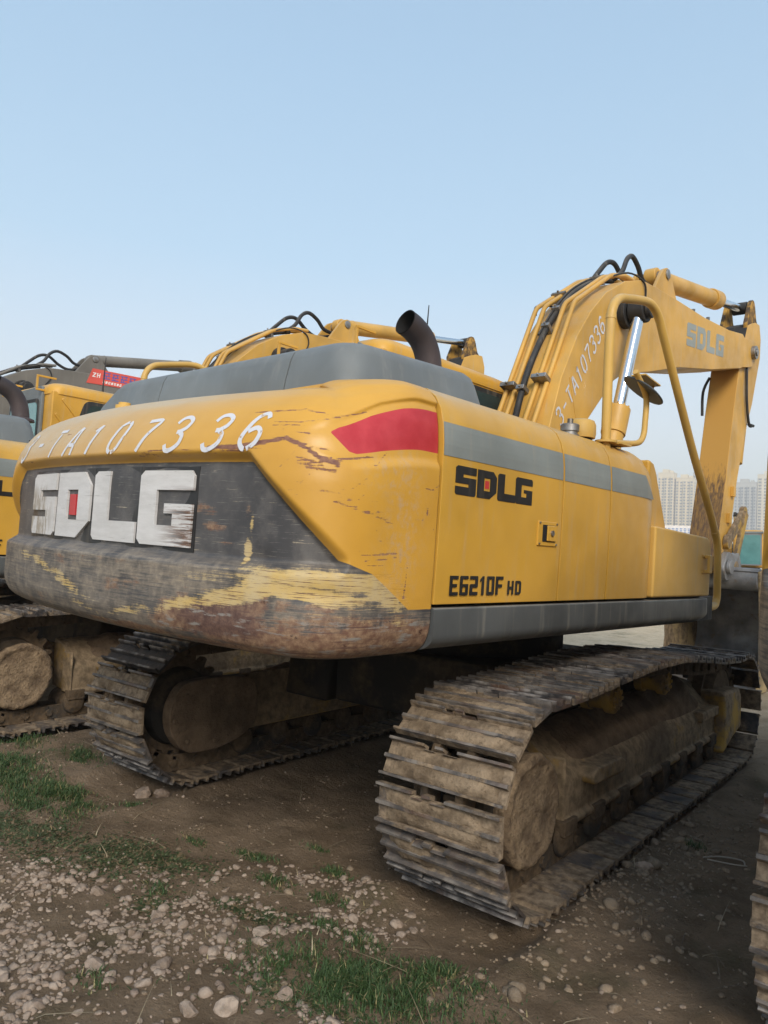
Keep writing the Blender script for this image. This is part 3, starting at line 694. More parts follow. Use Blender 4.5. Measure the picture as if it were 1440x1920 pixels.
    for sx in (-1, 1):
        for sy in (-1, 1): mb.prism([(sy*.35, .46), (sy*.85, .46), (sy*.80, .80), (sy*.35, .86)], 'x', sx*.60, sx*1.02)
    mb.lathe([(0, .62), (.06, .66), (.2, .66), (.26, .60)], (0, 0, .84), 'z', 40)
    mb.build('chassis', 'under', root, None, .03)

# ------------------------------------------------------------------ excavator
RU4 = (Matrix.Rotation(R(-3.02198), 4, 'Z') @ Matrix.Rotation(R(1.15201), 4, 'Y') @ Matrix.Rotation(R(-.46376), 4, 'X'))
BOOM_BACK = [(.27, 1.9), (.485, 2.513), (.627, 2.927), (.835, 3.298), (1.044, 3.558), (1.299, 3.794), (1.653, 4.0), (2.005, 4.119), (2.364, 4.15), (2.9, 4.18)]
def rrect(x0, x1, y0, y1, r, z, n=5):
    out = []
    for cx, cy, a0 in ((x1-r, y1-r, 0), (x0+r, y1-r, 90), (x0+r, y0+r, 180), (x1-r, y0+r, 270)):
        for j in range(n+1): a = R(a0+90*j/n); out.append((cx+r*math.cos(a), cy+r*math.sin(a), z))
    return out
def loft(mb, secs, mi=0, caps=True):
    n = len(secs[0]); v = [p for s in secs for p in s]
    f = [(i*n+j, i*n+(j+1) % n, (i+1)*n+(j+1) % n, (i+1)*n+j) for i in range(len(secs)-1) for j in range(n)]
    if caps: f += [tuple(range(n))[::-1], tuple(range((len(secs)-1)*n, len(secs)*n))]
    return mb.add(v, f, mi)
PANEL = [(1.345, 1.336), (1.350, 1.60), (1.350, 1.85), (1.346, 1.97), (1.338, 2.04), (1.322, 2.10), (1.292, 2.15), (1.245, 2.185), (1.17, 2.203), (.93, 2.208), (.93, 2.178), (1.16, 2.172), (1.26, 2.13), (1.30, 2.04), (1.312, 1.9), (1.312, 1.336)]
def panel_secs(y0, y1, sx=1, front=False):
    ys = [(y0, 0, 0), (y1, 0, 0)]
    if front: ys = [(y0, 0, 0), (y1-.20, 0, 0), (y1-.11, .003, .008), (y1-.05, .010, .03), (y1-.015, .024, .062), (y1, .045, .10)]
    out = []
    for y, ix, iz in ys:
        out.append([(sx*(x-ix*(1 if x > 1.2 else 0)), y, z-iz*max(0, min(1, (z-1.9)/.25))) for x, z in PANEL])
    return out
def build_excavator():
    root = empty('excavator')
    U = lambda mb, name, mats, par=None, bevel=0, seg=2, smooth=38: mb.build(name, mats, par or root, RU4 if par is None else None, bevel, seg, smooth)
    build_undercarriage(root)
    build_counterweight(root, RU4)
    # ---- frame and dark interior
    mb = MB(); mb.box(-1.28, 1.28, -2.3, 1.15, 1.16, 1.325); mb.box(-1.29, 1.295, -2.20, -.62, 1.326, 2.08); mb.box(-1.0, 1.0, -2.55, -2.201, 1.326, 2.06); mb.box(.46, 1.295, -.615, -.13, 1.326, 2.02); mb.box(.46, 1.295, -.128, .84, 1.326, 1.68)
    for sx in (-1, 1): mb.prism([(0., 1.326), (.75, 1.326), (.55, 1.75), (.40, 1.88), (.2, 1.86), (.05, 1.7)], 'x', sx*.28, sx*.33)
    mb.cyl((0, 0, 1.08), (0, 0, 1.17), .60, n=36)
    U(mb, 'upper_frame', 'black')
    mb = MB(); mb.box(-1.20, .92, -2.46, -.62, 2.085, 2.165); mb.box(.44, 1.2, -.61, -.15, 2.08, 2.162); U(mb, 'top_cover', 'yellow_dusty', None, .01)
    # ---- right hand doors and panels
    mb = MB(); loft(mb, panel_secs(-2.197, -1.251)); d1 = U(mb, 'side_door', 'yellow_side', None, .002)
    mb = MB(); loft(mb, panel_secs(-1.239, -.734)); d2 = U(mb, 'side_panel', 'yellow_side', None, .002)
    mb = MB(); loft(mb, panel_secs(-.722, -.113, 1, True)); d3 = U(mb, 'side_panel', 'yellow_side', None, .002, 2, 50)
    mb = MB(); loft(mb, panel_secs(-2.199, -.74, -1)); U(mb, 'side_panel', 'yellow_side', None, .004)
    mb = MB(); mb.prism([(-.135, 1.70), (.175, 1.70), (.165, 1.78), (-.02, 2.10), (-.06, 2.145), (-.135, 2.165)], 'x', .60, 1.302); U(mb, 'sloped_fender', 'yellow_side', None, .02)
    mb = MB(); mb.prism(round_poly([(-.106, 1.336), (.866, 1.336), (.866, 1.735), (-.106, 1.765)], [0, .02, .10, 0], 6), 'x', .42, 1.350); bx = U(mb, 'tool_box', 'yellow_dusty', None, .022, 3)
    mb = MB()
    for z in (1.505, 1.605): mb.box(1.35, 1.385, .735, .775, z-.012, z+.012)
    mb.box(1.372, 1.39, .728, .782, 1.495, 1.615); mb.box(1.35, 1.356, .695, .80, 1.492, 1.508); mb.box(1.35, 1.356, .695, .80, 1.602, 1.618)
    mb.build('handle', 'yellow_dusty', bx, None, .004)
    mb = MB(); sp_ = round_poly([(1.0, 1.322), (1.352, 1.322), (1.354, 1.19), (1.30, 1.155), (1.0, 1.15)], [0, .01, .05, .05, 0], 5)
    loft(mb, [[(x-ix*(x > 1.2), y, 1.322-(1.322-z)*k) for x, z in sp_] for y, ix, k in ((-2.20, 0, 1), (.70, 0, 1), (.80, .002, .97), (.85, .008, .90), (.885, .02, .76), (.90, .04, .55))]); U(mb, 'lower_skirt', 'skirt', None, 0, 2, 60)
    mb = MB(); mb.prism(round_poly([(-1.0, 1.322), (-1.352, 1.322), (-1.354, 1.19), (-1.30, 1.155), (-1.0, 1.15)], [0, .01, .05, .05, 0], 5), 'y', -2.20, -.7); U(mb, 'lower_skirt', 'skirt', None, .016, 3)
    # grey stripe, one film per panel
    for par, ys, end in ((d1, (-2.195, -1.253), None), (d2, (-1.237, -.736), None), (d3, (-.720, -.125), 1)):
        mb = MB(); zl = (1.916, 2.048); xs = lambda z: float(np.interp(z, [1.85, 1.97, 2.04, 2.10], [1.350, 1.346, 1.338, 1.322]))+.0022
        n = 6
        for k in range(n):
            z0 = zl[0]+(zl[1]-zl[0])*k/n; z1 = zl[0]+(zl[1]-zl[0])*(k+1)/n
            y1a = ys[1] if not end else -.165-.10*(k/n); y1b = ys[1] if not end else -.165-.10*((k+1)/n)
            mb.add([(xs(z0), ys[0], z0), (xs(z0), y1a, z0), (xs(z1), y1b, z1), (xs(z1), ys[0], z1)], [(0, 1, 2, 3)])
        mb.build('grey_stripe', 'stripe', par, None, 0)
    mb = MB(); x_ = 1.350
    for ch, y0 in zip('SDLG', (-2.113, -1.963, -1.813, -1.673)):
        glyph(mb, LOGO[ch], lambda u, v, h, y0=y0: (x_+h, y0+u*.140, 1.771+v*.116-.010*0), .0022)
    mb.build('lettering', 'black_decal', d1)
    mb = MB(); glyph(mb, [[(.40, .36), (.60, .36), (.60, .64), (.40, .64)]], lambda u, v, h: (x_+h, -1.963+u*.140, 1.771+v*.116), .002); mb.build('red_logo_square', 'red_decal', d1)
    mb = MB(); y = -2.108
    for ch in 'E6210F':
        wd = .040 if ch == '1' else .055; glyph(mb, BLOCK[ch], lambda u, v, h, y=y, wd=wd: (x_+h, y+u*wd, 1.371+v*.078), .0022); y += wd+.013
    y = -1.690
    for ch in 'HD': glyph(mb, BLOCK[ch], lambda u, v, h, y=y: (x_+h, y+u*.046, 1.371+v*.060), .0022); y += .062
    mb.build('model_lettering', 'black_decal', d1)
    lt = MB(); lt.box(1.346, 1.356, -1.468, -1.292, 1.594, 1.708); l0 = lt.build('latch', 'yellow_side', d1, None, .003)
    lt = MB(); lt.box(1.356, 1.3585, -1.430, -1.312, 1.614, 1.692); lt.build('latch_recess', 'void', l0)  # flat black plate on the latch face stands in for a sunk recess
    lt = MB(); lt.box(1.3585, 1.366, -1.398, -1.318, 1.617, 1.690); lt.build('latch_paddle', 'yellow_side', l0, None, .004)
    lt = MB(); lt.cyl((1.366, -1.362, 1.655), (1.374, -1.362, 1.655), .013, n=14)
    for yy in (-1.457, -1.303):
        for zz in (1.603, 1.70): lt.cyl((1.356, yy, zz), (1.361, yy, zz), .005, n=8)
    lt.build('latch_lock', 'steel', l0)
    # ---- bonnet in three pieces
    mb = MB(); loft(mb, [rrect(*a[1:6], a[0], 6) for a in ((2.10, -1.30, 1.02, -2.40, -1.325, .12), (2.25, -1.185, .980, -2.378, -1.365, .12), (2.345, -1.065, .950, -2.355, -1.390, .12), (2.378, -1.02, .935, -2.338, -1.405, .12), (2.397, -.985, .910, -2.308, -1.430, .11), (2.406, -.95, .88, -2.27, -1.465, .10), (2.411, -.86, .79, -2.18, -1.55, .08))])
    mb.v = [(x, y, z+(max(0, z-2.1)*.13)*(y+2.3)) for x, y, z in mb.v]
    def cut(lo, hi):
        bm = bmesh.new(); vs = [bm.verts.new(v) for v in mb.v]
        for f in mb.f: bm.faces.new([vs[i] for i in f])
        for x, sg in ((lo, -1), (hi, 1)):
            if x is None: continue
            r = bmesh.ops.bisect_plane(bm, geom=bm.verts[:]+bm.edges[:]+bm.faces[:], plane_co=(x, 0, 0), plane_no=(sg, 0, 0), clear_outer=True)
            bmesh.ops.holes_fill(bm, edges=[e for e in r['geom_cut'] if isinstance(e, bmesh.types.BMEdge)], sides=0)
        me = bpy.data.meshes.new('bonnet_panel'); bm.to_mesh(me); bm.free(); me.materials.append(M['grey_hood']); return finish(me, 'bonnet_panel', root, RU4, 0, 2, 42)
    cut(None, -.466); cut(-.458, .582); cut(.590, None)
    mb = MB(); P = smooth_path([(.575, -1.372, 2.41), (.575, -1.378, 2.50), (.573, -1.402, 2.59), (.568, -1.448, 2.66), (.560, -1.515, 2.705), (.553, -1.575, 2.725)], 5)
    mb.tube(P, .070, 24, 0, False)
    mb.tube([p for p in P[8:]], .065, 24, 1, False)
    # rim joining outer and inner wall
    mb.tube([P[-1]-(P[-1]-P[-2])*.25, P[-1]], .0715, 24, 0, False)
    mb.lathe([(0, .0), (0, .11), (.02, .105), (.03, .08)], (.575, -1.372, 2.44), 'z', 24, 0)
    mb.cyl(P[8], P[9], .065, n=24, mi=1)
    U(mb, 'exhaust_pipe', ['exhaust', 'void'], None, 0, 2, 50)
    # ---- small fittings on the right deck
    mb = MB(); mb.lathe([(0, .052), (.012, .052), (.014, .042), (.03, .042), (.032, .05), (.066, .05), (.07, .045), (.072, .016), (.10, .016)], (1.15, -.85, 2.195), 'z', 24); U(mb, 'filler_cap', 'steel', None, 0)
    mb = MB(); mb.lathe([(.016, .078), (.04, .082), (.09, .080), (.112, .070), (.12, .05)], (1.14, -.705, 2.195), 'z', 28); mb.lathe([(-.01, .07), (.016, .06)], (1.14, -.705, 2.195), 'z', 24, 1); U(mb, 'breather_dome', ['yellow_dusty', 'void'], None, 0, 2, 30)
    mb = MB(); X = 1.25
    rail = smooth_path([(X, -.62, 2.15), (X, -.635, 2.5), (X, -.643, 2.84), (X, -.625, 2.95), (X, -.56, 3.02), (X, -.45, 3.055), (X, -.18, 3.115), (X, -.06, 3.105), (X, .02, 3.06), (X, .09, 2.985), (X, .40, 2.645), (X, .711, 2.311), (X, 1.05, 1.98), (X, 1.22, 1.80), (X, 1.29, 1.70), (X, 1.315, 1.55), (X, 1.335, 1.35), (X, 1.32, 1.28), (X, 1.26, 1.245), (X, 1.0, 1.235), (X, .8, 1.235)], 4)
    mb.tube(rail, .0265, 14)
    for k in (9, 52): mb.tube([rail[k], rail[k+1]], .029, 14)
    mb.lathe([(0, .06), (.012, .06)], (X, -.62, 2.193), 'z', 16)
    hr = U(mb, 'handrail', 'yellow_dusty', None, 0, 2, 50)
    mb = MB(); arm = smooth_path([(X, -.53, 2.205), (X, -.38, 2.225), (X, -.245, 2.243), (X, -.165, 2.268), (X, -.122, 2.32), (X, -.112, 2.40), (X, -.107, 2.50), (X, -.125, 2.555), (X, -.20, 2.615), (X, -.285, 2.665)], 5)
    mb.tube(arm, .0175, 12); mb.obox((X-.02, -.08, 2.655), (.045, 0, 0), (0, .115, -.012), (0, .0, .004)); mb.cyl((X-.02, .03, 2.64), (X-.02, .0, 2.60), .008, n=8); mb.box(X-.06, X+.06, -.56, -.42, 2.195, 2.207)
    mr = U(mb, 'mirror_arm', 'yellow_dusty')
    a = Vector((0, .94, -.35)).normalized(); vd = Vector((-.39, .90, .21)); pv = a.cross(vd).normalized(); b = (vd-a*vd.dot(a)).normalized()*.92-pv*.42; b = (b-a*b.dot(a)).normalized(); nrm = a.cross(b).normalized(); nrm = nrm if nrm.z > 0 else -nrm; c = Vector((X-.02, -.115, 2.588)); v = []; n = 32; prof = [(0, .025), (.5, .022), (.85, .012), (.98, .004), (1, 0), (.97, -.006), (0, -.008)]
    for q, hh in prof:
        for j in range(n): t = 2*math.pi*j/n; v.append(c+(a*math.cos(t)+b*math.sin(t))*q*.14+nrm*hh)
    mb = MB(); mb.add(v, [(i*n+j, i*n+(j+1) % n, (i+1)*n+(j+1) % n, (i+1)*n+j) for i in range(len(prof)-1) for j in range(n)]); mb.build('mirror', 'mirror', mr)
    # ---- cab
    cp = round_poly([(-.70, 1.335), (-.70, 2.93), (.93, 2.93), (.985, 1.95), (.80, 1.335)], [.02, .02, .02, .2, .1], 5)
    mb = MB(); mb.prism(cp, 'x', -1.52, -.42); cab = U(mb, 'cab', 'yellow', None, .03, 3)
    mb = MB(); loft(mb, [rrect(*a_[1:6], a_[0], 6) for a_ in ((2.90, -1.53, -.41, -.71, .965, .10), (2.955, -1.535, -.405, -.715, .975, .12), (3.0, -1.51, -.43, -.69, .95, .12), (3.025, -1.46, -.48, -.64, .90, .12), (3.035, -1.36, -.58, -.54, .80, .1))]); mb.build('roof', 'yellow', cab)
    def window(poly, plane, pos, sg, mat):
        f = MB(); g = MB()
        pl = round_poly(poly, .07, 4); c_ = np.mean(np.array(poly), 0); inn = [tuple(c_+(np.array(p)-c_)*.90) for p in pl]
        f.prism(pl, plane, pos, pos+sg*.006); fo = f.build('window_frame', 'rubber', cab); g.prism(inn, plane, pos+sg*.0062, pos+sg*.0095); g.build('window_glass', mat, fo)
    window([(-.30, 2.05), (.93, 2.05), (.88, 2.885), (-.36, 2.885), (-.44, 2.6)], 'x', -.42, 1, 'glass')
    window([(-.30, 2.05), (.74, 1.7), (.70, 2.86), (-.36, 2.86)], 'x', -1.52, -1, 'glass')
    mb = MB(); mb.prism(round_poly([(-1.46, 1.95), (-.60, 1.95), (-.60, 2.99), (-1.42, 2.97)], .05), 'y', -.735, -.70); mb.build('rear_panel', 'grey_hood', cab, None, .01)
    window([(-1.42, 2.05), (-.63, 2.05), (-.64, 2.86), (-1.38, 2.86)], 'y', -.735, -1, 'teal')
    f = MB(); f.prism(round_poly([(-1.47, 1.45), (-.47, 1.45), (-.47, 2.86), (-1.47, 2.86)], .07), 'y', .99, 1.02); fo = f.build('window_frame', 'grey_hood', cab)
    f = MB(); f.prism(round_poly([(-1.41, 1.50), (-.53, 1.50), (-.53, 2.80), (-1.41, 2.80)], .06), 'y', 1.0205, 1.024); f.build('window_glass', 'teal', fo)
    f = MB(); f.prism([(-1.53, 2.87), (-.41, 2.87), (-.41, 2.97), (-1.53, 2.97)], 'y', .976, 1.03); f.build('visor', 'grey_hood', cab, None, .02)
    mb = MB()
    for y0, z0, y1, z1 in ((-.60, 2.86, -.36, 2.62), (-.66, 2.70, -.50, 2.52)):
        mb.obox((-.42, (y0+y1)/2, (z0+z1)/2), (.010, 0, 0), (0, (y1-y0)/2, (z1-z0)/2), (0, .012, .012))
    mb.build('pressed_rib', 'yellow', cab, None, .008, 2)
    for x in (-1.46, -.60):
        mb = MB(); mb.box(x-.01, x+.01, -.80, -.70, 2.93, 2.95); mb.box(x-.01, x+.01, -.80, -.78, 2.951, 3.07); mb.box(x-.01, x+.01, -.799, -.60, 3.071, 3.09); mb.build('roof_bracket', 'yellow', cab, None, .003)
    mb = MB(); mb.tube([(-.5, -.14, 3.02), (-.5, -.14, 3.10), (-.495, -.135, 3.40)], [.012, .008, .004], 6); mb.build('antenna', 'rubber', cab)
    # ---- boom
    poly = [(.20, 1.62), (.27, 1.9)]+BOOM_BACK[1:8]+[(2.364, 4.150), (2.9, 4.180), (3.621, 4.211), (4.447, 4.284), (4.934, 4.364), (5.06, 4.33), (5.12, 4.20), (5.06, 4.03), (4.93, 3.94), (4.739, 3.896), (3.928, 3.706), (2.988, 3.523), (2.3, 3.33), (1.85, 3.215), (1.65, 3.15), (1.529, 3.084), (1.362, 2.931), (1.075, 2.655), (.75, 2.25), (.45, 1.75), (.30, 1.58)]
    mb = MB(); mb.prism(poly, 'x', -.25, .25); boom = U(mb, 'boom', 'yellow_arm', None, .008, 2, 25)
    for sx in (-1, 1):
        mb = MB(); mb.prism(round_poly([(4.80, 4.30), (5.05, 4.36), (5.55, 4.42), (5.62, 4.30), (5.58, 4.14), (5.40, 4.06), (4.85, 3.94)], [.05, .05, .1, .1, .1, .05, .05]), 'x', sx*.178, sx*.222); mb.build('boom_lug', 'yellow_arm', boom, None, .006); mb = MB(); mb.prism(round_poly([(2.45, 4.13), (2.70, 4.47), (2.82, 4.52), (2.92, 4.44), (3.15, 4.16)], [.0, .06, .05, .06, 0]), 'x', sx*.115, sx*.155); mb.build('boom_lug', 'yellow_arm', boom, None, .006)
    mb = MB(); mb.cyl((-.27, 5.45, 4.255), (.27, 5.45, 4.255), .085, n=22); mb.cyl((.27, 5.45, 4.255), (.285, 5.45, 4.255), .045, n=16); mb.cyl((-.17, 2.80, 4.44), (.17, 2.80, 4.44), .05, n=16)
    mb.build('pivot_pin', 'steel', boom, None, .004)
    def outl(k, off):
        P = np.array(BOOM_BACK); out = []
        for i in range(len(P)):
            t = P[min(len(P)-1, i+1)]-P[max(0, i-1)]; t /= np.hypot(*t); out.append(P[i]+np.array([-t[1], t[0]])*off)
        return out
    def bend(P, r=.05):
        out = [Vector(P[0])]
        for a_, b_, c_ in zip(P[:-2], P[1:-1], P[2:]):
            a_, b_, c_ = Vector(a_), Vector(b_), Vector(c_); p0, p1 = b_+(a_-b_).normalized()*r, b_+(c_-b_).normalized()*r
            out += [(1-t)**2*p0+2*t*(1-t)*b_+t*t*p1 for t in (0, .33, .67, 1)]
        return out+[Vector(P[-1])]
    for x, r_, mat in ((-.215, .020, 'yellow_arm'), (-.135, .020, 'yellow_arm'), (.055, .020, 'yellow_arm'), (.140, .020, 'yellow_arm')):
        mb = MB(); P = [(x, *outl(0, .055)[0]), (x, *outl(0, .060)[1]), (x, *outl(0, .115)[4]), (x*.9, *outl(0, .075)[6]), (x*.6, *outl(0, .07)[7]), (x*.45, 2.2, 4.215)]
        mb.tube(bend(P), r_, 10); mb.build('hydraulic_pipe', mat, boom, None, 0, 2, 60)
    mb = MB(); o = outl(0, .045); mb.tube(smooth_path([(-.045, *p) for p in o[:8]], 4), .026, 10); mb.build('hydraulic_hose', 'rubber', boom, None, 0, 2, 60); mb = MB(); mb.tube(smooth_path([(-.065, *p) for p in outl(0, .075)[3:8]], 4), .010, 8); mb.build('hydraulic_hose', 'rubber', boom, None, 0, 2, 60)
    mb = MB()
    for pts, r_ in (([(-.10, 1.72, 4.10), (-.10, 1.84, 4.22), (-.10, 1.99, 4.35), (-.09, 2.13, 4.375), (-.08, 2.30, 4.27), (-.06, 2.46, 4.22), (-.03, 2.66, 4.27)], .024), ([(.05, 1.85, 4.12), (.05, 2.0, 4.24), (.045, 2.10, 4.39), (.04, 2.22, 4.455), (.03, 2.38, 4.41), (.02, 2.52, 4.32), (.02, 2.74, 4.31)], .024), ([(-.22, .97, 3.58), (-.25, 1.0, 3.66), (-.22, 1.08, 3.70), (-.17, 1.17, 3.70)], .009)):
        mb.tube(smooth_path(pts, 5), r_, 10); mb.build('hydraulic_hose', 'rubber', boom, None, 0, 2, 60); mb = MB()
    mb.tube(smooth_path([(.10, 1.55, 4.02), (.20, 1.80, 4.13), (.262, 2.0, 4.10), (.262, 2.06, 3.98), (.262, 1.98, 3.84)], 5), .009, 6)
    mb.build('hydraulic_hose', 'rubber', boom, None, 0, 2, 60)
    mb = MB(); P = np.array(BOOM_BACK); Lb = np.concatenate([[0], np.cumsum(np.hypot(*np.diff(P, axis=0).T))])
    for l, xs_ in ((1.02, (-.175,)), (1.06, (.098,)), (.98, (-.045,)), (.42, (-.045,)), (1.62, (-.045,)), (1.85, (-.045,)), (2.15, (-.155,)), (2.62, (-.02,))):
        p = np.array([np.interp(l, Lb, P[:, 0]), np.interp(l, Lb, P[:, 1])]); q = np.array([np.interp(l+.05, Lb, P[:, 0]), np.interp(l+.05, Lb, P[:, 1])]); t = (q-p)/np.hypot(*(q-p)); nn = np.array([-t[1], t[0]])
        for x in xs_:
            mb = MB(); wdt = .036 if x == -.045 else .066; c = p+nn*.05; mb.obox((x, *c), (wdt, 0, 0), (0, *(t*.018)), (0, *(nn*.046))); mb.cyl((x, *(p+nn*.08)), (x, *(p+nn*.115)), .010, n=6); mb.build('pipe_clamp', 'steel', boom, None, .003)
    for y, z in ((3.45, 4.20), (3.9, 4.235)): mb = MB(); mb.cyl((.19, y, z), (.19, y, z+.06), .02, n=8); mb.build('grease_fitting', 'skirt', boom)
    mb = MB(); wl = 1.133
    for k, ch in enumerate('SDLG'):
        y0 = 3.142+k*.291; glyph(mb, LOGO[ch], lambda u, v, h, y0=y0: (.25+h, y0+u*.255, 3.789+.1175*((y0-3.142)+u*.255)+v*.243), .0022)
    mb.build('lettering', 'logo_grey', boom)
    mb = MB(); dr = Vector((.571, .821)).normalized(); uo = Vector((-dr.y, dr.x))
    for k, ch in enumerate('3-TA107336'):
        c = Vector((.630, 2.620))+dr*(.1185*k)
        for st in STROKES[ch]:
            def fn(x, y, c=c): p = c+dr*(x+y*.18)+uo*y; return (.2535, p.x, p.y)
            ribbon(mb, [((p[0]-.5)*.078, (p[1]-.5)*.135) for p in st], .019, fn)
    mb.build('stencilled_number', 'spray', boom, None, 0, 2, 60)
    mb = MB(); mb.obox((.2515, .86, 2.72), (.0015, 0, 0), (0, -.105, .235), (0, .006, .003)); mb.build('weld_seam', 'yellow_arm', boom)
    mb = MB(); mb.cyl((.98, -1.42, 2.205), (.98, -1.42, 2.245), .03, n=10); mb.cyl((.98, -1.45, 2.235), (.98, -1.34, 2.24), .014, n=8); mb.cyl((1.0, -1.36, 2.205), (1.0, -1.36, 2.25), .012, n=8); U(mb, 'hose_fitting', 'black', None, .003)
    # ---- boom cylinders
    for sx in (1, -1):
        x = sx*.40; p0 = Vector((x, .87, 1.45)); p1 = Vector((x, 1.635, 3.70)); dd = (p1-p0).normalized()
        mb = MB(); mb.cyl(p0, p0+dd*1.28, .088, n=24); mb.cyl(p0+dd*1.18, p0+dd*1.42, .100, n=24); 
        for k in range(10):
            a_ = k*.628; bb = Vector((1, 0, 0)); cc = dd.cross(bb); q = p0+dd*1.42+(bb*math.cos(a_)+cc*math.sin(a_))*.085; mb.cyl(q, q+dd*.02, .010, n=6)
        cy = U(mb, 'boom_cylinder', 'yellow_arm', None, .006)
        mb = MB(); mb.cyl(p0+dd*1.40, p1, .052, n=24); mb.build('cylinder_rod', 'chrome', cy)
        mb = MB(); mb.lathe([(-.07, .07), (-.07, .105), (.07, .105), (.07, .07)], p1, 'x', 24); mb.cyl((sx*.25, p1.y, p1.z), (sx*.32, p1.y, p1.z), .135, n=28); mb.cyl((sx*.47, p1.y, p1.z), (sx*.52, p1.y, p1.z), .075, n=20); mb.build('rod_eye', 'black', cy, None, .01)
    # ---- arm
    ap = [(5.38, 4.60), (5.52, 4.66), (5.70, 4.72), (5.87, 4.73), (5.95, 4.56), (5.95, 4.30), (5.70, 3.64), (5.49, 3.27), (5.24, 2.6), (5.08, 2.0), (4.98, 1.58), (4.86, 1.45), (4.67, 1.48), (4.60, 1.64), (4.65, 1.876), (4.82, 2.57), (5.0, 3.475), (5.118, 3.975), (5.24, 4.30)]
    mb = MB(); mb.prism(ap, 'x', -.17, .17); arm_ = U(mb, 'arm', ['yellow_arm', 'arm_back', 'black'], None, .010, 2, 25)
    for sx in (-1, 1):
        mb = MB(); mb.prism(round_poly([(5.40, 4.50), (5.34, 4.62), (5.47, 4.90), (5.53, 4.975), (5.61, 4.98), (5.66, 4.92), (5.74, 4.74), (5.86, 4.70), (5.80, 4.5)], [0, .03, .03, .04, .04, .03, .05, 0, 0]), 'x', sx*.118, sx*.166); mb.build('clevis_plate', 'clevis', arm_, None, .008)
    for p in arm_.data.polygons:
        if abs(p.normal.x) < .3:
            if p.center.z > 4.35 and p.normal.y < .2: p.material_index = 2
            elif p.normal.y < -.5 and p.center.z < 4.4: p.material_index = 1
    mb = MB()
    for z, y in ((2.45, 5.05), (2.12, 4.95)): mb = MB(); mb.box(.17, .21, y-.04, y+.04, z-.06, z+.06); mb.build('arm_bracket', 'yellow_arm', arm_, None, .004)
    mb = MB()
    mb.tube(smooth_path([(.185, 5.36, 4.12), (.20, 5.33, 3.90), (.20, 5.38, 3.60), (.20, 5.50, 3.36), (.20, 5.60, 3.34)], 5), .017, 8, 1); mb.cyl((.20, 5.50, 3.35), (.20, 5.68, 3.36), .02, n=8, mi=1); mb.build('arm_hose', ['yellow_arm', 'rubber'], arm_, None, 0, 2, 60); mb = MB()
    mb.tube(smooth_path([(-.175, 5.10, 3.9), (-.21, 5.0, 3.7), (-.20, 4.98, 3.4)], 5), .017, 8, 1)
    mb.build('arm_hose', ['yellow_arm', 'rubber'], arm_, None, 0, 2, 60)
    mb = MB(); p0 = Vector((0, 2.80, 4.44)); p1 = Vector((0, 5.60, 4.90)); dd = (p1-p0).normalized(); mb.cyl(p0, p0+dd*1.72, .095, n=26); mb.cyl(p0+dd*.22, p0+dd*.25, .099, n=26); mb.cyl(p0+dd*1.70, p0+dd*1.93, .115, n=26); mb.lathe([(-.06, .09), (.06, .09)], p0, 'x', 22)
    cy = U(mb, 'arm_cylinder', 'yellow_arm', None, .01, 3)
    mb = MB(); mb.cyl(p0+dd*1.92, p1, .050, n=24); mb.build('cylinder_rod', 'chrome', cy); mb = MB(); mb.lathe([(-.09, .05), (-.09, .078), (.09, .078), (.09, .05)], p1, 'x', 20); mb.build('rod_eye', 'black', cy, None, .008)
    # bucket cylinder on the far face of the arm, linkage and bucket
    p0 = Vector((0, 5.98, 4.35)); p1 = Vector((0, 5.55, 2.15)); dd = (p1-p0).normalized(); mb = MB(); mb.cyl(p0, p0+dd*1.5, .085, n=22); cy = U(mb, 'bucket_cylinder', 'yellow_arm', None, .008); mb = MB(); mb.cyl(p0+dd*1.5, p1, .045, n=18); mb.build('cylinder_rod', 'chrome', cy)
    for sx in (-1, 1):
        mb = MB(); a0 = Vector((sx*.205, 4.88, 1.83)); a1 = Vector((sx*.205, 5.42, 2.22)); mb.lathe([(-.03, .09), (.03, .09)], a0, 'x', 20); mb.lathe([(-.03, .08), (.03, .08)], a1, 'x', 20); mb.obox((a0+a1)/2, (.026, 0, 0), (a1-a0)/2, Vector((0, -(a1-a0).z, (a1-a0).y)).normalized()*.062)
        b0 = Vector((sx*.235, 5.42, 2.22)); b1 = Vector((sx*.22, 5.10, 1.52)); mb.obox((b0+b1)/2, (.024, 0, 0), (b1-b0)/2, Vector((0, -(b1-b0).z, (b1-b0).y)).normalized()*.055); mb.lathe([(-.035, .09), (.035, .09)], b1, 'x', 20)
        U(mb, 'bucket_link', 'frame_yellow', None, .008)
    outer = [(4.90, 1.50), (5.25, 1.52), (5.75, 1.38), (6.12, 1.02), (6.22, .62), (6.05, .28), (5.70, .10), (5.30, .06), (5.0, .08)]
    O = smooth_path([(0, *p) for p in outer], 4); O = [(p.y, p.z) for p in O]; cx_, cz_ = 5.35, .8
    I_ = [(cx_+(y-cx_)*.955, cz_+(z-cz_)*.955) for y, z in O]
    mb = MB(); mb.prism(O+I_[::-1], 'x', -.55, .55); bk = U(mb, 'bucket', 'bucket', None, .006, 2, 40)
    for sx in (-1, 1): mb = MB(); mb.prism([(y, z) for y, z in O]+[(5.08, .6)], 'x', sx*.55, sx*.575); mb.build('side_plate', 'bucket_edge', bk, None, .006)
    for x in (-.50, -.25, 0, .25, .50): mb = MB(); mb.prism([(5.06, .03), (5.06, .13), (4.80, .06), (4.78, .03)], 'x', x-.05, x+.05); mb.build('tooth', 'steel', bk, None, .008)
    mb = MB(); mb.cyl((-.548, 5.02, 1.40), (.548, 5.02, 1.40), .135, n=32)
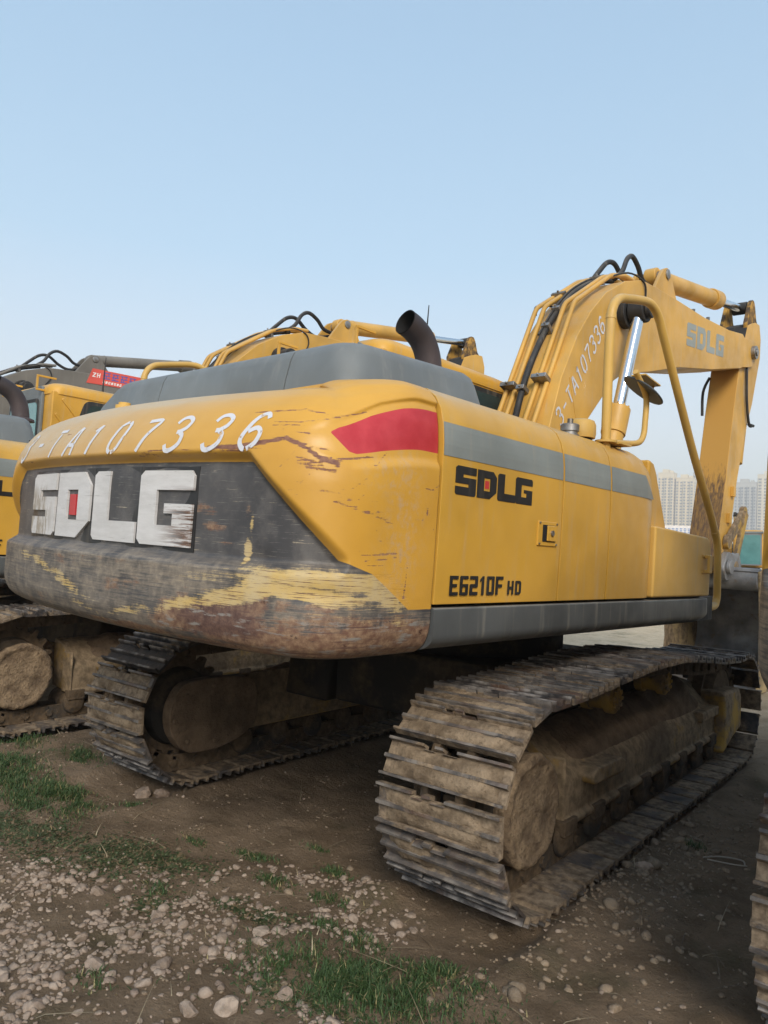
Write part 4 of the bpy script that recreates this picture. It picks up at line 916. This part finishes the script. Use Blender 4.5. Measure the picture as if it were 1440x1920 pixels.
    for sx in (-1, 1): mb.prism(round_poly([(4.62, 1.50), (4.78, 1.72), (5.0, 1.68), (5.2, 1.72), (5.32, 1.52), (5.2, 1.44), (4.75, 1.36)], .06), 'x', sx*.18, sx*.25); mb.cyl((sx*.255, 4.78, 1.53), (sx*.30, 4.78, 1.53), .085, n=20)
    mb.build('hinge_bracket', 'bucket', bk, None, .008)
    return root

# ------------------------------------------------------------------ ground
def gh(x, y):
    x = np.asarray(x, float); y = np.asarray(y, float); r = np.hypot(x-1, y+1.5); near = sstep(60, 8, r)
    h = (fbm(x*.8, y*.8, 40)-.5)*.05+(fbm(x*2.7, y*2.7, 44)-.5)*.045*near+(fbm(x*9, y*9, 47, 4)-.5)*.036*near
    for cx in (-1.195, 1.195, 2.605, 4.995, -5.235, -2.845):     # earth pushed up beside the tracks
        a = np.abs(x-cx); h = h+.03*near*np.exp(-((a-.38)/.10)**2)*sstep(2.6, 1.6, np.abs(y))-.03*sstep(.36, .28, a)*sstep(2.3, 1.9, np.abs(y))
    return h-.004
def axis_coords(lo, hi, st, far):
    c = list(np.arange(lo, hi, st)); s_ = st; a = hi
    up_ = []
    while a < far: up_.append(a); s_ *= 1.09; a += s_
    up_.append(far); s_ = st; a = lo-st; dn = []
    while a > -far: dn.append(a); s_ *= 1.09; a -= s_
    dn.append(-far); return np.array(dn[::-1]+c+up_)
gx = axis_coords(-3.2, 3.6, .026, 990); gy = axis_coords(-4.6, 2.2, .026, 990)
X, Y = np.meshgrid(gx, gy, indexing='ij'); Z = gh(X, Y)
me = bpy.data.meshes.new('dirt_ground'); nx_, ny_ = X.shape; idx = np.arange(nx_*ny_).reshape(nx_, ny_)
q = np.stack([idx[:-1, :-1], idx[1:, :-1], idx[1:, 1:], idx[:-1, 1:]], -1).reshape(-1, 4)
me.vertices.add(nx_*ny_); me.vertices.foreach_set('co', np.stack([X, Y, Z], -1).ravel().astype(np.float32))
me.loops.add(q.size); me.loops.foreach_set('vertex_index', q.ravel().astype(np.int32))
me.polygons.add(len(q)); me.polygons.foreach_set('loop_start', np.arange(0, q.size, 4, dtype=np.int32))
me.update(calc_edges=True); me.polygons.foreach_set('use_smooth', [True]*len(q))
def ground_mat():
    t = NT('packed_dirt'); o = t.co()
    n1 = t.noise(o, .55, 6, .6); n2 = t.noise(o, 3.2, 8, .65); n3 = t.noise(o, 30, 8, .75); n4 = t.noise(o, 62, 6, .8)
    soil_shaded = t.mix(t.rng(n2, .3, .7), (.165, .115, .071), (.29, .21, .138)); dry = t.mix(t.rng(n2, .3, .7), (.52, .41, .27), (.66, .53, .37))  # shade near the machines and sun beyond are painted into these two soil tones
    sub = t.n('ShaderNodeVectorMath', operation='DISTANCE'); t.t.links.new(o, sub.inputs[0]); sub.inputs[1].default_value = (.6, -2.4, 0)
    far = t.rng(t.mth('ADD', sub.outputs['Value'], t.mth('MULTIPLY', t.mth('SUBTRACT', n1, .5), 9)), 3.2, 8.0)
    c = t.mix(far, soil_shaded, dry)
    c = t.mix(t.mth('MULTIPLY', t.rng(n3, .55, .75), .5), c, (.21, .165, .12)); c = t.mix(t.mth('MULTIPLY', t.rng(n3, .42, .25), .6), c, (.05, .036, .026))
    v = t.voro(o, 42); c = t.mix(t.mth('MULTIPLY', t.rng(v, .22, .12), t.rng(n2, .5, .62)), c, (.26, .215, .165))
    gr = t.mth('MULTIPLY', t.rng(t.noise(o, 1.3, 6, .65), .56, .66), .4); c = t.mix(gr, c, (.075, .078, .035)); c = t.mix(t.mth('MULTIPLY', t.rng(n4, .56, .70), .5), c, (.27, .215, .155)); c = t.mix(t.mth('MULTIPLY', t.rng(n4, .44, .32), .55), c, (.05, .036, .026))
    t.bump(t.mth('ADD', t.mth('ADD', n3, t.mth('MULTIPLY', n4, .35)), t.mth('MULTIPLY', n2, .8)), 1.0, .035)
    return t.fin(c, .95, 0, .2)
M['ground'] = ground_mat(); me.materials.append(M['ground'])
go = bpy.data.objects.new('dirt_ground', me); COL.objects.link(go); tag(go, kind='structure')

# ------------------------------------------------------------------ gravel, clods, grass
bm = bmesh.new(); bmesh.ops.create_icosphere(bm, subdivisions=2, radius=1); ICO = np.array([v.co[:] for v in bm.verts]); IF = np.array([[v.index for v in f.verts] for f in bm.faces]); bm.free()
def stone_shape(seed, size, flat=.62, chunk=True):
    rg = np.random.default_rng(seed); v = ICO.copy()
    for _ in range(9 if chunk else 3):                           # knock off facets
        d = rg.normal(size=3); d /= np.linalg.norm(d); k = v@d; lim = rg.uniform(.48, .85); v = v-np.outer(np.maximum(k-lim, 0), d)
    v *= np.array([1, rg.uniform(.65, 1.), flat*rg.uniform(.75, 1.15)])*size
    v += rg.normal(size=v.shape)*size*.025
    a = rg.uniform(0, 6.28); c, s = math.cos(a), math.sin(a); b = rg.normal()*.3
    v = v@np.array([[c, -s, 0], [s, c, 0], [0, 0, 1]]).T; cb, sb = math.cos(b), math.sin(b); return v@np.array([[1, 0, 0], [0, cb, -sb], [0, sb, cb]]).T
def stones_obj(name, spots, mat, chunk=True):
    vs = []; fs = []; tint = []; k = 0
    for i, (x, y, r, seed) in enumerate(spots):
        v = stone_shape(seed, r, .62, chunk)+np.array([x, y, float(gh(x, y))+r*.03]); vs.append(v); fs.append(IF+k); k += len(v); tint.append(np.full(len(v), (seed*.618) % 1))
    me = bpy.data.meshes.new(name); V_ = np.concatenate(vs); F_ = np.concatenate(fs)
    me.vertices.add(len(V_)); me.vertices.foreach_set('co', V_.ravel().astype(np.float32)); me.loops.add(F_.size); me.loops.foreach_set('vertex_index', F_.ravel().astype(np.int32))
    me.polygons.add(len(F_)); me.polygons.foreach_set('loop_start', np.arange(0, F_.size, 3, dtype=np.int32)); me.update(calc_edges=True)
    me.attributes.new('tint', 'FLOAT', 'POINT').data.foreach_set('value', np.concatenate(tint).astype(np.float32)); me.materials.append(mat)
    o = bpy.data.objects.new(name, me); COL.objects.link(o); return o
def stone_mat(name, cols):
    t = NT(name); o = t.co(); tn = t.attr('tint'); n = t.noise(o, 28, 6, .65); n2 = t.noise(o, 110, 4, .6)
    c = t.mix(t.rng(tn, 0, .5, smooth=False), cols[0], cols[1]); c = t.mix(t.rng(tn, .5, 1, smooth=False), c, cols[2])
    c = t.mix(t.mth('MULTIPLY', t.rng(n, .42, .66), .65), c, (.135, .10, .07)); c = t.mix(t.mth('MULTIPLY', t.rng(n2, .5, .75), .3), c, (.34, .31, .27))
    t.bump(t.mth('ADD', n, n2), .5, .006); return t.fin(c, .92, 0, .25)
M['stone'] = stone_mat('pale_gravel', ((.27, .20, .15), (.36, .285, .225), (.205, .15, .115)))
M['clod'] = stone_mat('earth_clods', ((.21, .155, .105), (.27, .205, .14), (.165, .125, .085)))
def inside(x, y, poly): return float(sdf(np.array([x]), np.array([y]), poly)[0])
GRAV = [(-1.2, -3.2), (-.75, -2.98), (-.35, -2.80), (-.02, -2.52), (.22, -2.30), (.42, -2.10), (.72, -1.98), (.98, -2.12), (1.10, -2.45), (1.25, -2.80), (1.55, -3.3), (1.9, -4.2), (.8, -4.4), (-.6, -4.0)]
spots = []; tries = 0
while len(spots) < 6500 and tries < 120000:
    tries += 1; x = random.uniform(-1.6, 2.0); y = random.uniform(-4.3, -1.7); d = inside(x, y, GRAV)
    dens = float(sstep(-.18, .10, d))*(.16+1.2*float(sstep(.40, .58, fbm(x*3.1, y*3.1, 90))))
    if math.hypot((x-1.20)/.42, (y+2.52)/.20) < 1: dens *= .12
    if math.hypot((x-1.13)/.25, (y+3.0)/.18) < 1: dens *= .25
    if random.random() > dens: continue
    r = min(.036, .0074*math.exp(random.gauss(.35, .5)))
    spots.append((x, y, r, tries))
for k in range(520):                                             # thin scatter elsewhere
    x = random.uniform(-4, 3.2); y = random.uniform(-4.2, .5)
    spots.append((x, y, random.uniform(.005, .016), k+90000))
tag(stones_obj('gravel', spots, M['stone']), 'pale gravel scattered over the dirt in the foreground', 'gravel', None, 'stuff')
spots = []
for k in range(1500):
    x = random.gauss(1.66, .16) if k % 3 else random.uniform(1.2, 3.2); y = random.gauss(-.75, .75) if k % 3 else random.uniform(-3.6, 1.5)
    spots.append((x, y, .006*math.exp(random.gauss(.3, .55)), k+5000))
for k in range(3400): spots.append((random.uniform(-3.4, 2.9), random.uniform(-3.6, -.6), .0038*math.exp(random.gauss(.3, .5)), k+15000))
tag(stones_obj('dirt_clods', spots, M['clod'], False), 'small brown clods of earth crumbled beside the track', 'dirt', None, 'stuff')
def one_stone(x, y, r, seed, label, group=None, flat=.62):
    v = stone_shape(seed, r, flat); me = bpy.data.meshes.new('stone'); me.from_pydata(v.tolist(), [], IF.tolist()); me.attributes.new('tint', 'FLOAT', 'POINT').data.foreach_set('value', np.full(len(v), (seed*.37) % 1, dtype=np.float32)); me.materials.append(M['stone'])
    o = bpy.data.objects.new('stone', me); COL.objects.link(o); o.location = (x, y, float(gh(x, y))+r*.2); tag(o, label, 'stone', group)
one_stone(-1.13, -1.90, .075, 3, 'angular pale stone block lying by the rear end of the left track')
one_stone(-.98, -1.86, .06, 8, 'flat brown stone just right of the pale block near the left track')
one_stone(1.62, -.90, .055, 12, 'square grey-brown stone on the bare dirt right of the right track')
for k, (x, y) in enumerate([(.97, -2.93), (.62, -2.93), (.30, -2.75), (.88, -3.02), (1.30, -3.02), (1.42, -2.90), (.45, -3.1), (-.05, -2.8), (.70, -2.55), (1.05, -2.75), (.25, -3.05), (1.15, -3.15)]):
    one_stone(x, y, random.uniform(.036, .048), 50+k, 'fist-sized pale stone among the foreground gravel', 'larger stones in the gravel')

def blades(name, centers, mat, seed, hmin, hmax, lean=.5, wid=.0035):
    rg = np.random.default_rng(seed); vs = []; fs = []; tint = []; k = 0
    for (x, y, hs) in centers:
        h = rg.uniform(hmin, hmax)*hs; a = rg.uniform(0, 6.283); l = rg.uniform(.1, lean)*h*1.4; w_ = wid*rg.uniform(.6, 1.3); dx, dy = math.cos(a), math.sin(a); z = float(gh(x, y))-.003; tn = rg.uniform()
        for q, (t, ww) in enumerate(((0, 1), (.4, .9), (.75, .6), (1, .08))):
            cx, cy, cz = x+dx*l*t*t, y+dy*l*t*t, z+h*t*(1-.35*t*min(1, l/h)); vs += [(cx-dy*w_*ww, cy+dx*w_*ww, cz), (cx+dy*w_*ww, cy-dx*w_*ww, cz)]; tint += [tn, tn]
        fs += [(k+2*j, k+2*j+1, k+2*j+3, k+2*j+2) for j in range(3)]; k += 8
    me = bpy.data.meshes.new(name); me.from_pydata(vs, [], fs); me.attributes.new('tint', 'FLOAT', 'POINT').data.foreach_set('value', np.array(tint, np.float32)); me.materials.append(mat)
    o = bpy.data.objects.new(name, me); COL.objects.link(o); return o
def leaf_mat(name, a, b, dry, kd=.8):
    t = NT(name); tn = t.attr('tint'); c = t.mix(t.rng(tn, 0, kd, smooth=False), a, b); c = t.mix(t.rng(tn, kd, kd+.03), c, dry)
    t.b.inputs['Subsurface Weight'].default_value = 0
    return t.fin(c, .6, 0, .3)
M['grass'] = leaf_mat('green_grass', (.030, .062, .020), (.062, .100, .034), (.25, .21, .10), .90)
M['weed'] = leaf_mat('low_weeds', (.036, .052, .022), (.075, .095, .042), (.16, .118, .068), .70)
def patch(cx, cy, rx, ry, n, hs=1., rot=0):
    out = []
    while len(out) < n:
        a = random.gauss(0, .5); b = random.gauss(0, .5)
        x0, y0 = a*rx, b*ry; x = cx+x0*math.cos(rot)-y0*math.sin(rot); y = cy+x0*math.sin(rot)+y0*math.cos(rot)
        if fbm(x*7, y*7, 70) < .40: 
            if random.random() < .85: continue
        out.append((x, y, hs*(1-.5*min(1, math.hypot(a, b)))))
    return out
G = []
for a in [(-1.50, -2.42, .50, .15, 3800, 1.15, -.12), (-1.25, -2.32, .30, .12, 1500, 1., -.12), (-2.05, -2.30, .35, .22, 1400, 1.1, 0), (-1.95, -1.85, .28, .13, 700, .9, 0), (-2.5, -2.0, .4, .2, 700, 1, 0), (1.18, -2.54, .40, .19, 4600, 1.0, .35), (1.40, -2.30, .16, .08, 600, .9, .3), (1.02, -2.30, .10, .06, 250, .9, 0),
          (.11, -2.07, .13, .05, 300, .7, .2), (-.22, -2.18, .10, .04, 160, .6, 0), (.52, -1.93, .10, .05, 220, .7, 0), (.42, -2.22, .12, .06, 240, .8, 0), (.70, -2.15, .10, .05, 220, .8, .3), (.85, -2.33, .08, .05, 200, .8, 0), (.10, -2.62, .12, .06, 160, .7, 0), (1.70, -.35, .05, .05, 90, 1., 0), (.55, -3.15, .1, .06, 120, .8, 0), (.28, -1.80, .08, .04, 120, .7, 0), (1.75, -2.75, .2, .1, 300, .7, .2), (-.9, -2.1, .1, .05, 120, .7, 0), (-3.2, -2.4, .5, .25, 900, 1, 0), (2.25, -2.65, .2, .1, 260, .6, 0)]:
    G += patch(*a)
tag(blades('grass', G, M['grass'], 3, .020, .070, .9, .0024), 'short green grass tufts growing out of the dirt', 'grass', None, 'stuff')
Wd = []
for a in [(-.45, -2.62, .48, .24, 3600, 1, .35), (-.95, -2.70, .45, .18, 2200, 1, .1), (-.15, -2.42, .30, .14, 1500, 1, .3), (.55, -2.45, .3, .08, 700, 1, .3), (1.05, -2.72, .2, .1, 700, 1, .3), (.2, -2.72, .12, .08, 400, 1, 0), (1.6, -3.1, .4, .3, 900, 1, 0)]: Wd += patch(*a)
tag(blades('weeds', Wd, M['weed'], 5, .008, .026, 2.2, .0062), 'low trampled weeds and withered leaves on dirt', 'weeds', None, 'stuff')
St = [(random.uniform(-2.5, 2.8), random.uniform(-3.8, -.3), 1) for _ in range(420)]
M['straw'] = leaf_mat('dry_straw', (.26, .20, .12), (.36, .30, .20), (.12, .085, .055), .7)
tag(blades('straw', St, M['straw'], 9, .012, .07, 4.5, .0022), 'scattered bits of dry straw lying on the dirt', 'straw', None, 'stuff')
mb = MB(); mb.tube(smooth_path([(1.78, -.50, gh(1.78, -.5)+.012), (1.84, -.42, gh(1.84, -.42)+.016), (1.93, -.36, gh(1.93, -.36)+.010), (1.96, -.42, gh(1.96, -.42)+.012)], 5), .004, 6); mb.tube(smooth_path([(1.80, -.50, gh(1.8, -.5)+.01), (1.92, -.47, gh(1.92, -.47)+.012), (1.97, -.42, gh(1.97, -.42)+.012)], 5), .0035, 6)
M['wire'] = NT('pale_wire').fin((.38, .33, .27), .6); tag(mb.build('wire_scrap', 'wire', None, None, 0, 2, 60), 'bent pale scrap of wire on the dirt right of the track', 'wire')

# ------------------------------------------------------------------ machines
A = build_excavator(); index_kids()
tag(A, 'yellow excavator filling the photo, scraped grey counterweight lettered in white, bucket on the ground', 'excavator', 'excavators parked in a row')
B = copy_tree(A); B.location = (-4.038, -.345, .03); tag(B, 'yellow excavator parked directly left of the big scraped one, mostly hidden behind its counterweight')
E = copy_tree(A); E.location = (3.855, .0, 0); tag(E, 'yellow excavator cut off by the right edge, only rusty counterweight corner and track showing')
Cx = copy_tree(A); Cx.location = (-9.0, -1.1, .02); tag(Cx, 'excavator with dark grey boom and red banner, behind the cab of its yellow neighbour')
D = copy_tree(A); D.location = (-6.42, 32.25, 0); D.rotation_euler = (0, 0, R(194.2)); tag(D, 'distant excavator facing the camera, teal cab windscreen seen above the grey bucket', group='')
del D['group']
index_kids()
for o in KIDS[E.name]:
    if abs(o.matrix_basis[0][1]-RU4[0][1]) < 1e-5: o.matrix_basis = Matrix.Rotation(R(1.05), 4, 'Z') @ RU4
def desc(o):
    for ch in KIDS.get(o.name, []):
        yield ch; yield from desc(ch)
own = {}
for o in list(desc(Cx)):
    kind = o.name.split('.')[0]
    if kind in ('stencilled_number', 'lettering', 'model_lettering', 'red_logo_square') or kind == 'raised_lettering':
        bpy.data.objects.remove(o); continue
    if kind in ('boom', 'boom_lug', 'arm', 'arm_cylinder', 'boom_cylinder', 'hydraulic_pipe', 'bucket_cylinder', 'arm_bracket'):
        if o.data.name not in own: own[o.data.name] = o.data.copy()
        d = own[o.data.name]; o.data = d
        for i, m_ in enumerate(d.materials):
            if m_ and m_.name in ('worn_yellow_paint', 'scraped_arm_underside'): d.materials[i] = M['grey_boom']
cb = [o for o in KIDS[Cx.name] if o.name.startswith('boom') and o.name.split('.')[0] == 'boom'][0]
mb = MB(); bq = [(2.63, 4.01), (3.75, 4.06), (3.75, 4.29), (2.72, 4.265)]; mb.prism(bq, 'x', .2525, .2585)
M['banner'] = paint('red_banner_cloth', (.62, .085, .06), .6, .1, .08, 0); bn = mb.build('banner', 'banner', cb)
M['blue'] = paint('blue_banner_ink', (.10, .10, .33), .6, .05, .05, 0); M['white'] = paint('white_banner_ink', (.75, .70, .66), .6, .05, .05, 0)
bf = lambda y0, z0, w_, h_: (lambda u, v, h: (.2585+h, y0+u*w_+v*.01, z0+v*h_+u*w_*.05))
mb = MB(); glyph(mb, BLOCK['Z'], bf(2.72, 4.125, .055, .075), .002); glyph(mb, BLOCK['H'], bf(2.795, 4.128, .055, .075), .002)
for k in range(7): glyph(mb, [[(0, 0), (1, 0), (1, 1), (0, 1)]] if k % 2 else LOGO['G'], bf(2.90+.05*k, 4.055, .034, .042), .002)
mb.build('banner_lettering', 'white', bn)
mb = MB()      # blurred blue characters: blocky strokes in a square, unreadable in the photograph
for k in range(4):
    y0 = 2.90+k*.155; f = bf(y0, 4.125, .125, .115)
    for sgm in ([(0, .86), (1, .86), (1, 1), (0, 1)], [(0, .42), (1, .42), (1, .56), (0, .56)], [(0, 0), (1, 0), (1, .14), (0, .14)], [(.12, .15), (.26, .15), (.26, .41), (.12, .41)], [(.70, .57), (.84, .57), (.84, .85), (.70, .85)], [(.40, .15), (.54, .15), (.54, .41), (.40, .41)], [(.15, .57), (.29, .57), (.29, .85), (.15, .85)]):
        glyph(mb, [sgm], f, .002)
mb.build('banner_characters', 'blue', bn)

# ------------------------------------------------------------------ far buildings
M['tower'] = paint('cream_render', (.74, .62, .42), .8, .1, .06, 0); M['tower_g'] = paint('grey_render', (.48, .455, .40), .8, .1, .06, 0); M['tower_p'] = paint('pale_render', (.72, .64, .48), .8, .1, .06, 0)
M['tower_win'] = NT('dark_flat_windows').fin((.17, .175, .175), .35)
def tower(x, y, w_, d_, h_, rz, wall, label, bays=5):
    t = empty('apartment_tower', (x, y, 0), rz); tag(t, label, 'tower block', 'distant apartment towers')
    mb = MB(); mb.box(-w_/2, w_/2, -d_/2, d_/2, -1, h_)
    bw = w_/bays
    for k in range(bays):                                        # projecting balcony stacks
        if k % 2 == 0: mb.box(-w_/2+k*bw+bw*.12, -w_/2+(k+1)*bw-bw*.12, -d_/2-1.3, -d_/2-.01, -1, h_-3.2)
    n = int(h_/3.0)
    for f in range(1, n):
        z = f*3.0
        for k in range(bays):
            if k % 2 == 0: mb.box(-w_/2+k*bw+bw*.06, -w_/2+(k+1)*bw-bw*.06, -d_/2-1.75, -d_/2-1.31, z-.4, z+.7)
    b = mb.build('wall', wall, t, None, 0, 2, 0)
    mb = MB()
    for f in range(0, n-1):
        z = f*3.0
        for k in range(bays):
            x0 = -w_/2+k*bw
            if k % 2 == 0: mb.box(x0+bw*.22, x0+bw*.78, -d_/2-1.36, -d_/2-1.301, z+.9, z+2.5)
            else: mb.box(x0+bw*.2, x0+bw*.8, -d_/2-.06, -d_/2-.002, z+.9, z+2.4)
        for k in range(3): mb.box(w_/2+.002, w_/2+.06, -d_/2+d_*(.12+.3*k), -d_/2+d_*(.26+.3*k), z+.9, z+2.4)
    wn = mb.build('window', 'tower_win', t, None, 0, 2, 0); tag(wn, kind='stuff')
    mb = MB(); mb.box(-w_/2-.3, w_/2+.3, -d_/2-.3, d_/2+.3, h_+.002, h_+.8); mb.box(-w_*.28, w_*.12, -d_*.3, d_*.3, h_+.802, h_+4.2); mb.box(w_*.2, w_*.36, -d_*.2, d_*.2, h_+.802, h_+3); mb.build('roof', wall, t, None, 0, 2, 0)
for a in [(-268, 752, 17, 15, 88, .1, 'tower_p', 'pale apartment tower half hidden behind the sloped fender top', 5), (-249, 758, 15, 15, 89, .1, 'tower', 'cream apartment tower just right of the sloped yellow fender', 5), (-232.5, 764, 17, 14, 84, .12, 'tower', 'cream striped apartment tower between the fender and the handrail', 5),
          (-224, 800, 22, 14, 93, .1, 'tower_g', 'grey apartment tower standing behind the cream ones left of the digger arm', 7), (-178, 772, 19, 15, 79, .12, 'tower_g', 'grey gridded apartment tower immediately right of the digger arm', 7), (-157, 780, 24, 16, 87, .1, 'tower_p', 'tall pale apartment tower near the right edge of the photo', 5)]:
    tower(*a)
t = empty('roadside_shed', (-59.5, 192.5, 0), R(17)); tag(t, 'low white shed with a row of blue characters, below the towers', 'shed')
mb = MB(); mb.box(-4.5, 4.5, -3, 3, -.5, 8.0); mb.build('wall', 'tower_p', t, None, .05)
mb = MB(); mb.box(-3.6, 4.2, -3.2, -3.02, 8.05, 10.4); mb.build('sign_board', 'white', t)
mb = MB()
for k in range(7):
    x0 = -3.1+k*.95
    for sg_ in ((0, .62, .0, .12), (0, .62, .5, .62), (0, .62, 1.0, 1.12), (.25, .37, .121, .499), (.05, .17, .621, .999), (.45, .57, .621, .999)): mb.box(x0+sg_[0], x0+sg_[1], -3.24, -3.205, 8.6+sg_[2], 8.6+sg_[3])
M['blue_sign'] = NT('blue_sign_letters').fin((.05, .17, .42), .5); mb.build('sign_lettering', 'blue_sign', t, None, 0, 2, 0)

# ------------------------------------------------------------------ haze
mb = MB(); mb.box(-1000, 1000, -1000, 1000, -3, 112); hz = mb.build('haze', 'white', None, None, 0, 2, 0)
hm = bpy.data.materials.new('thin_air_haze'); hm.use_nodes = True; hn = hm.node_tree; hn.nodes.clear(); ho = hn.nodes.new('ShaderNodeOutputMaterial'); hv = hn.nodes.new('ShaderNodeVolumePrincipled')
hv.inputs['Color'].default_value = (.90, .915, .93, 1); hv.inputs['Density'].default_value = .0011; hn.links.new(hv.outputs[0], ho.inputs['Volume'])
hz.data.materials.clear(); hz.data.materials.append(hm); tag(hz, kind='stuff'); hz['label'] = 'thin pale haze over the yard and the towers'; hz['category'] = 'haze'
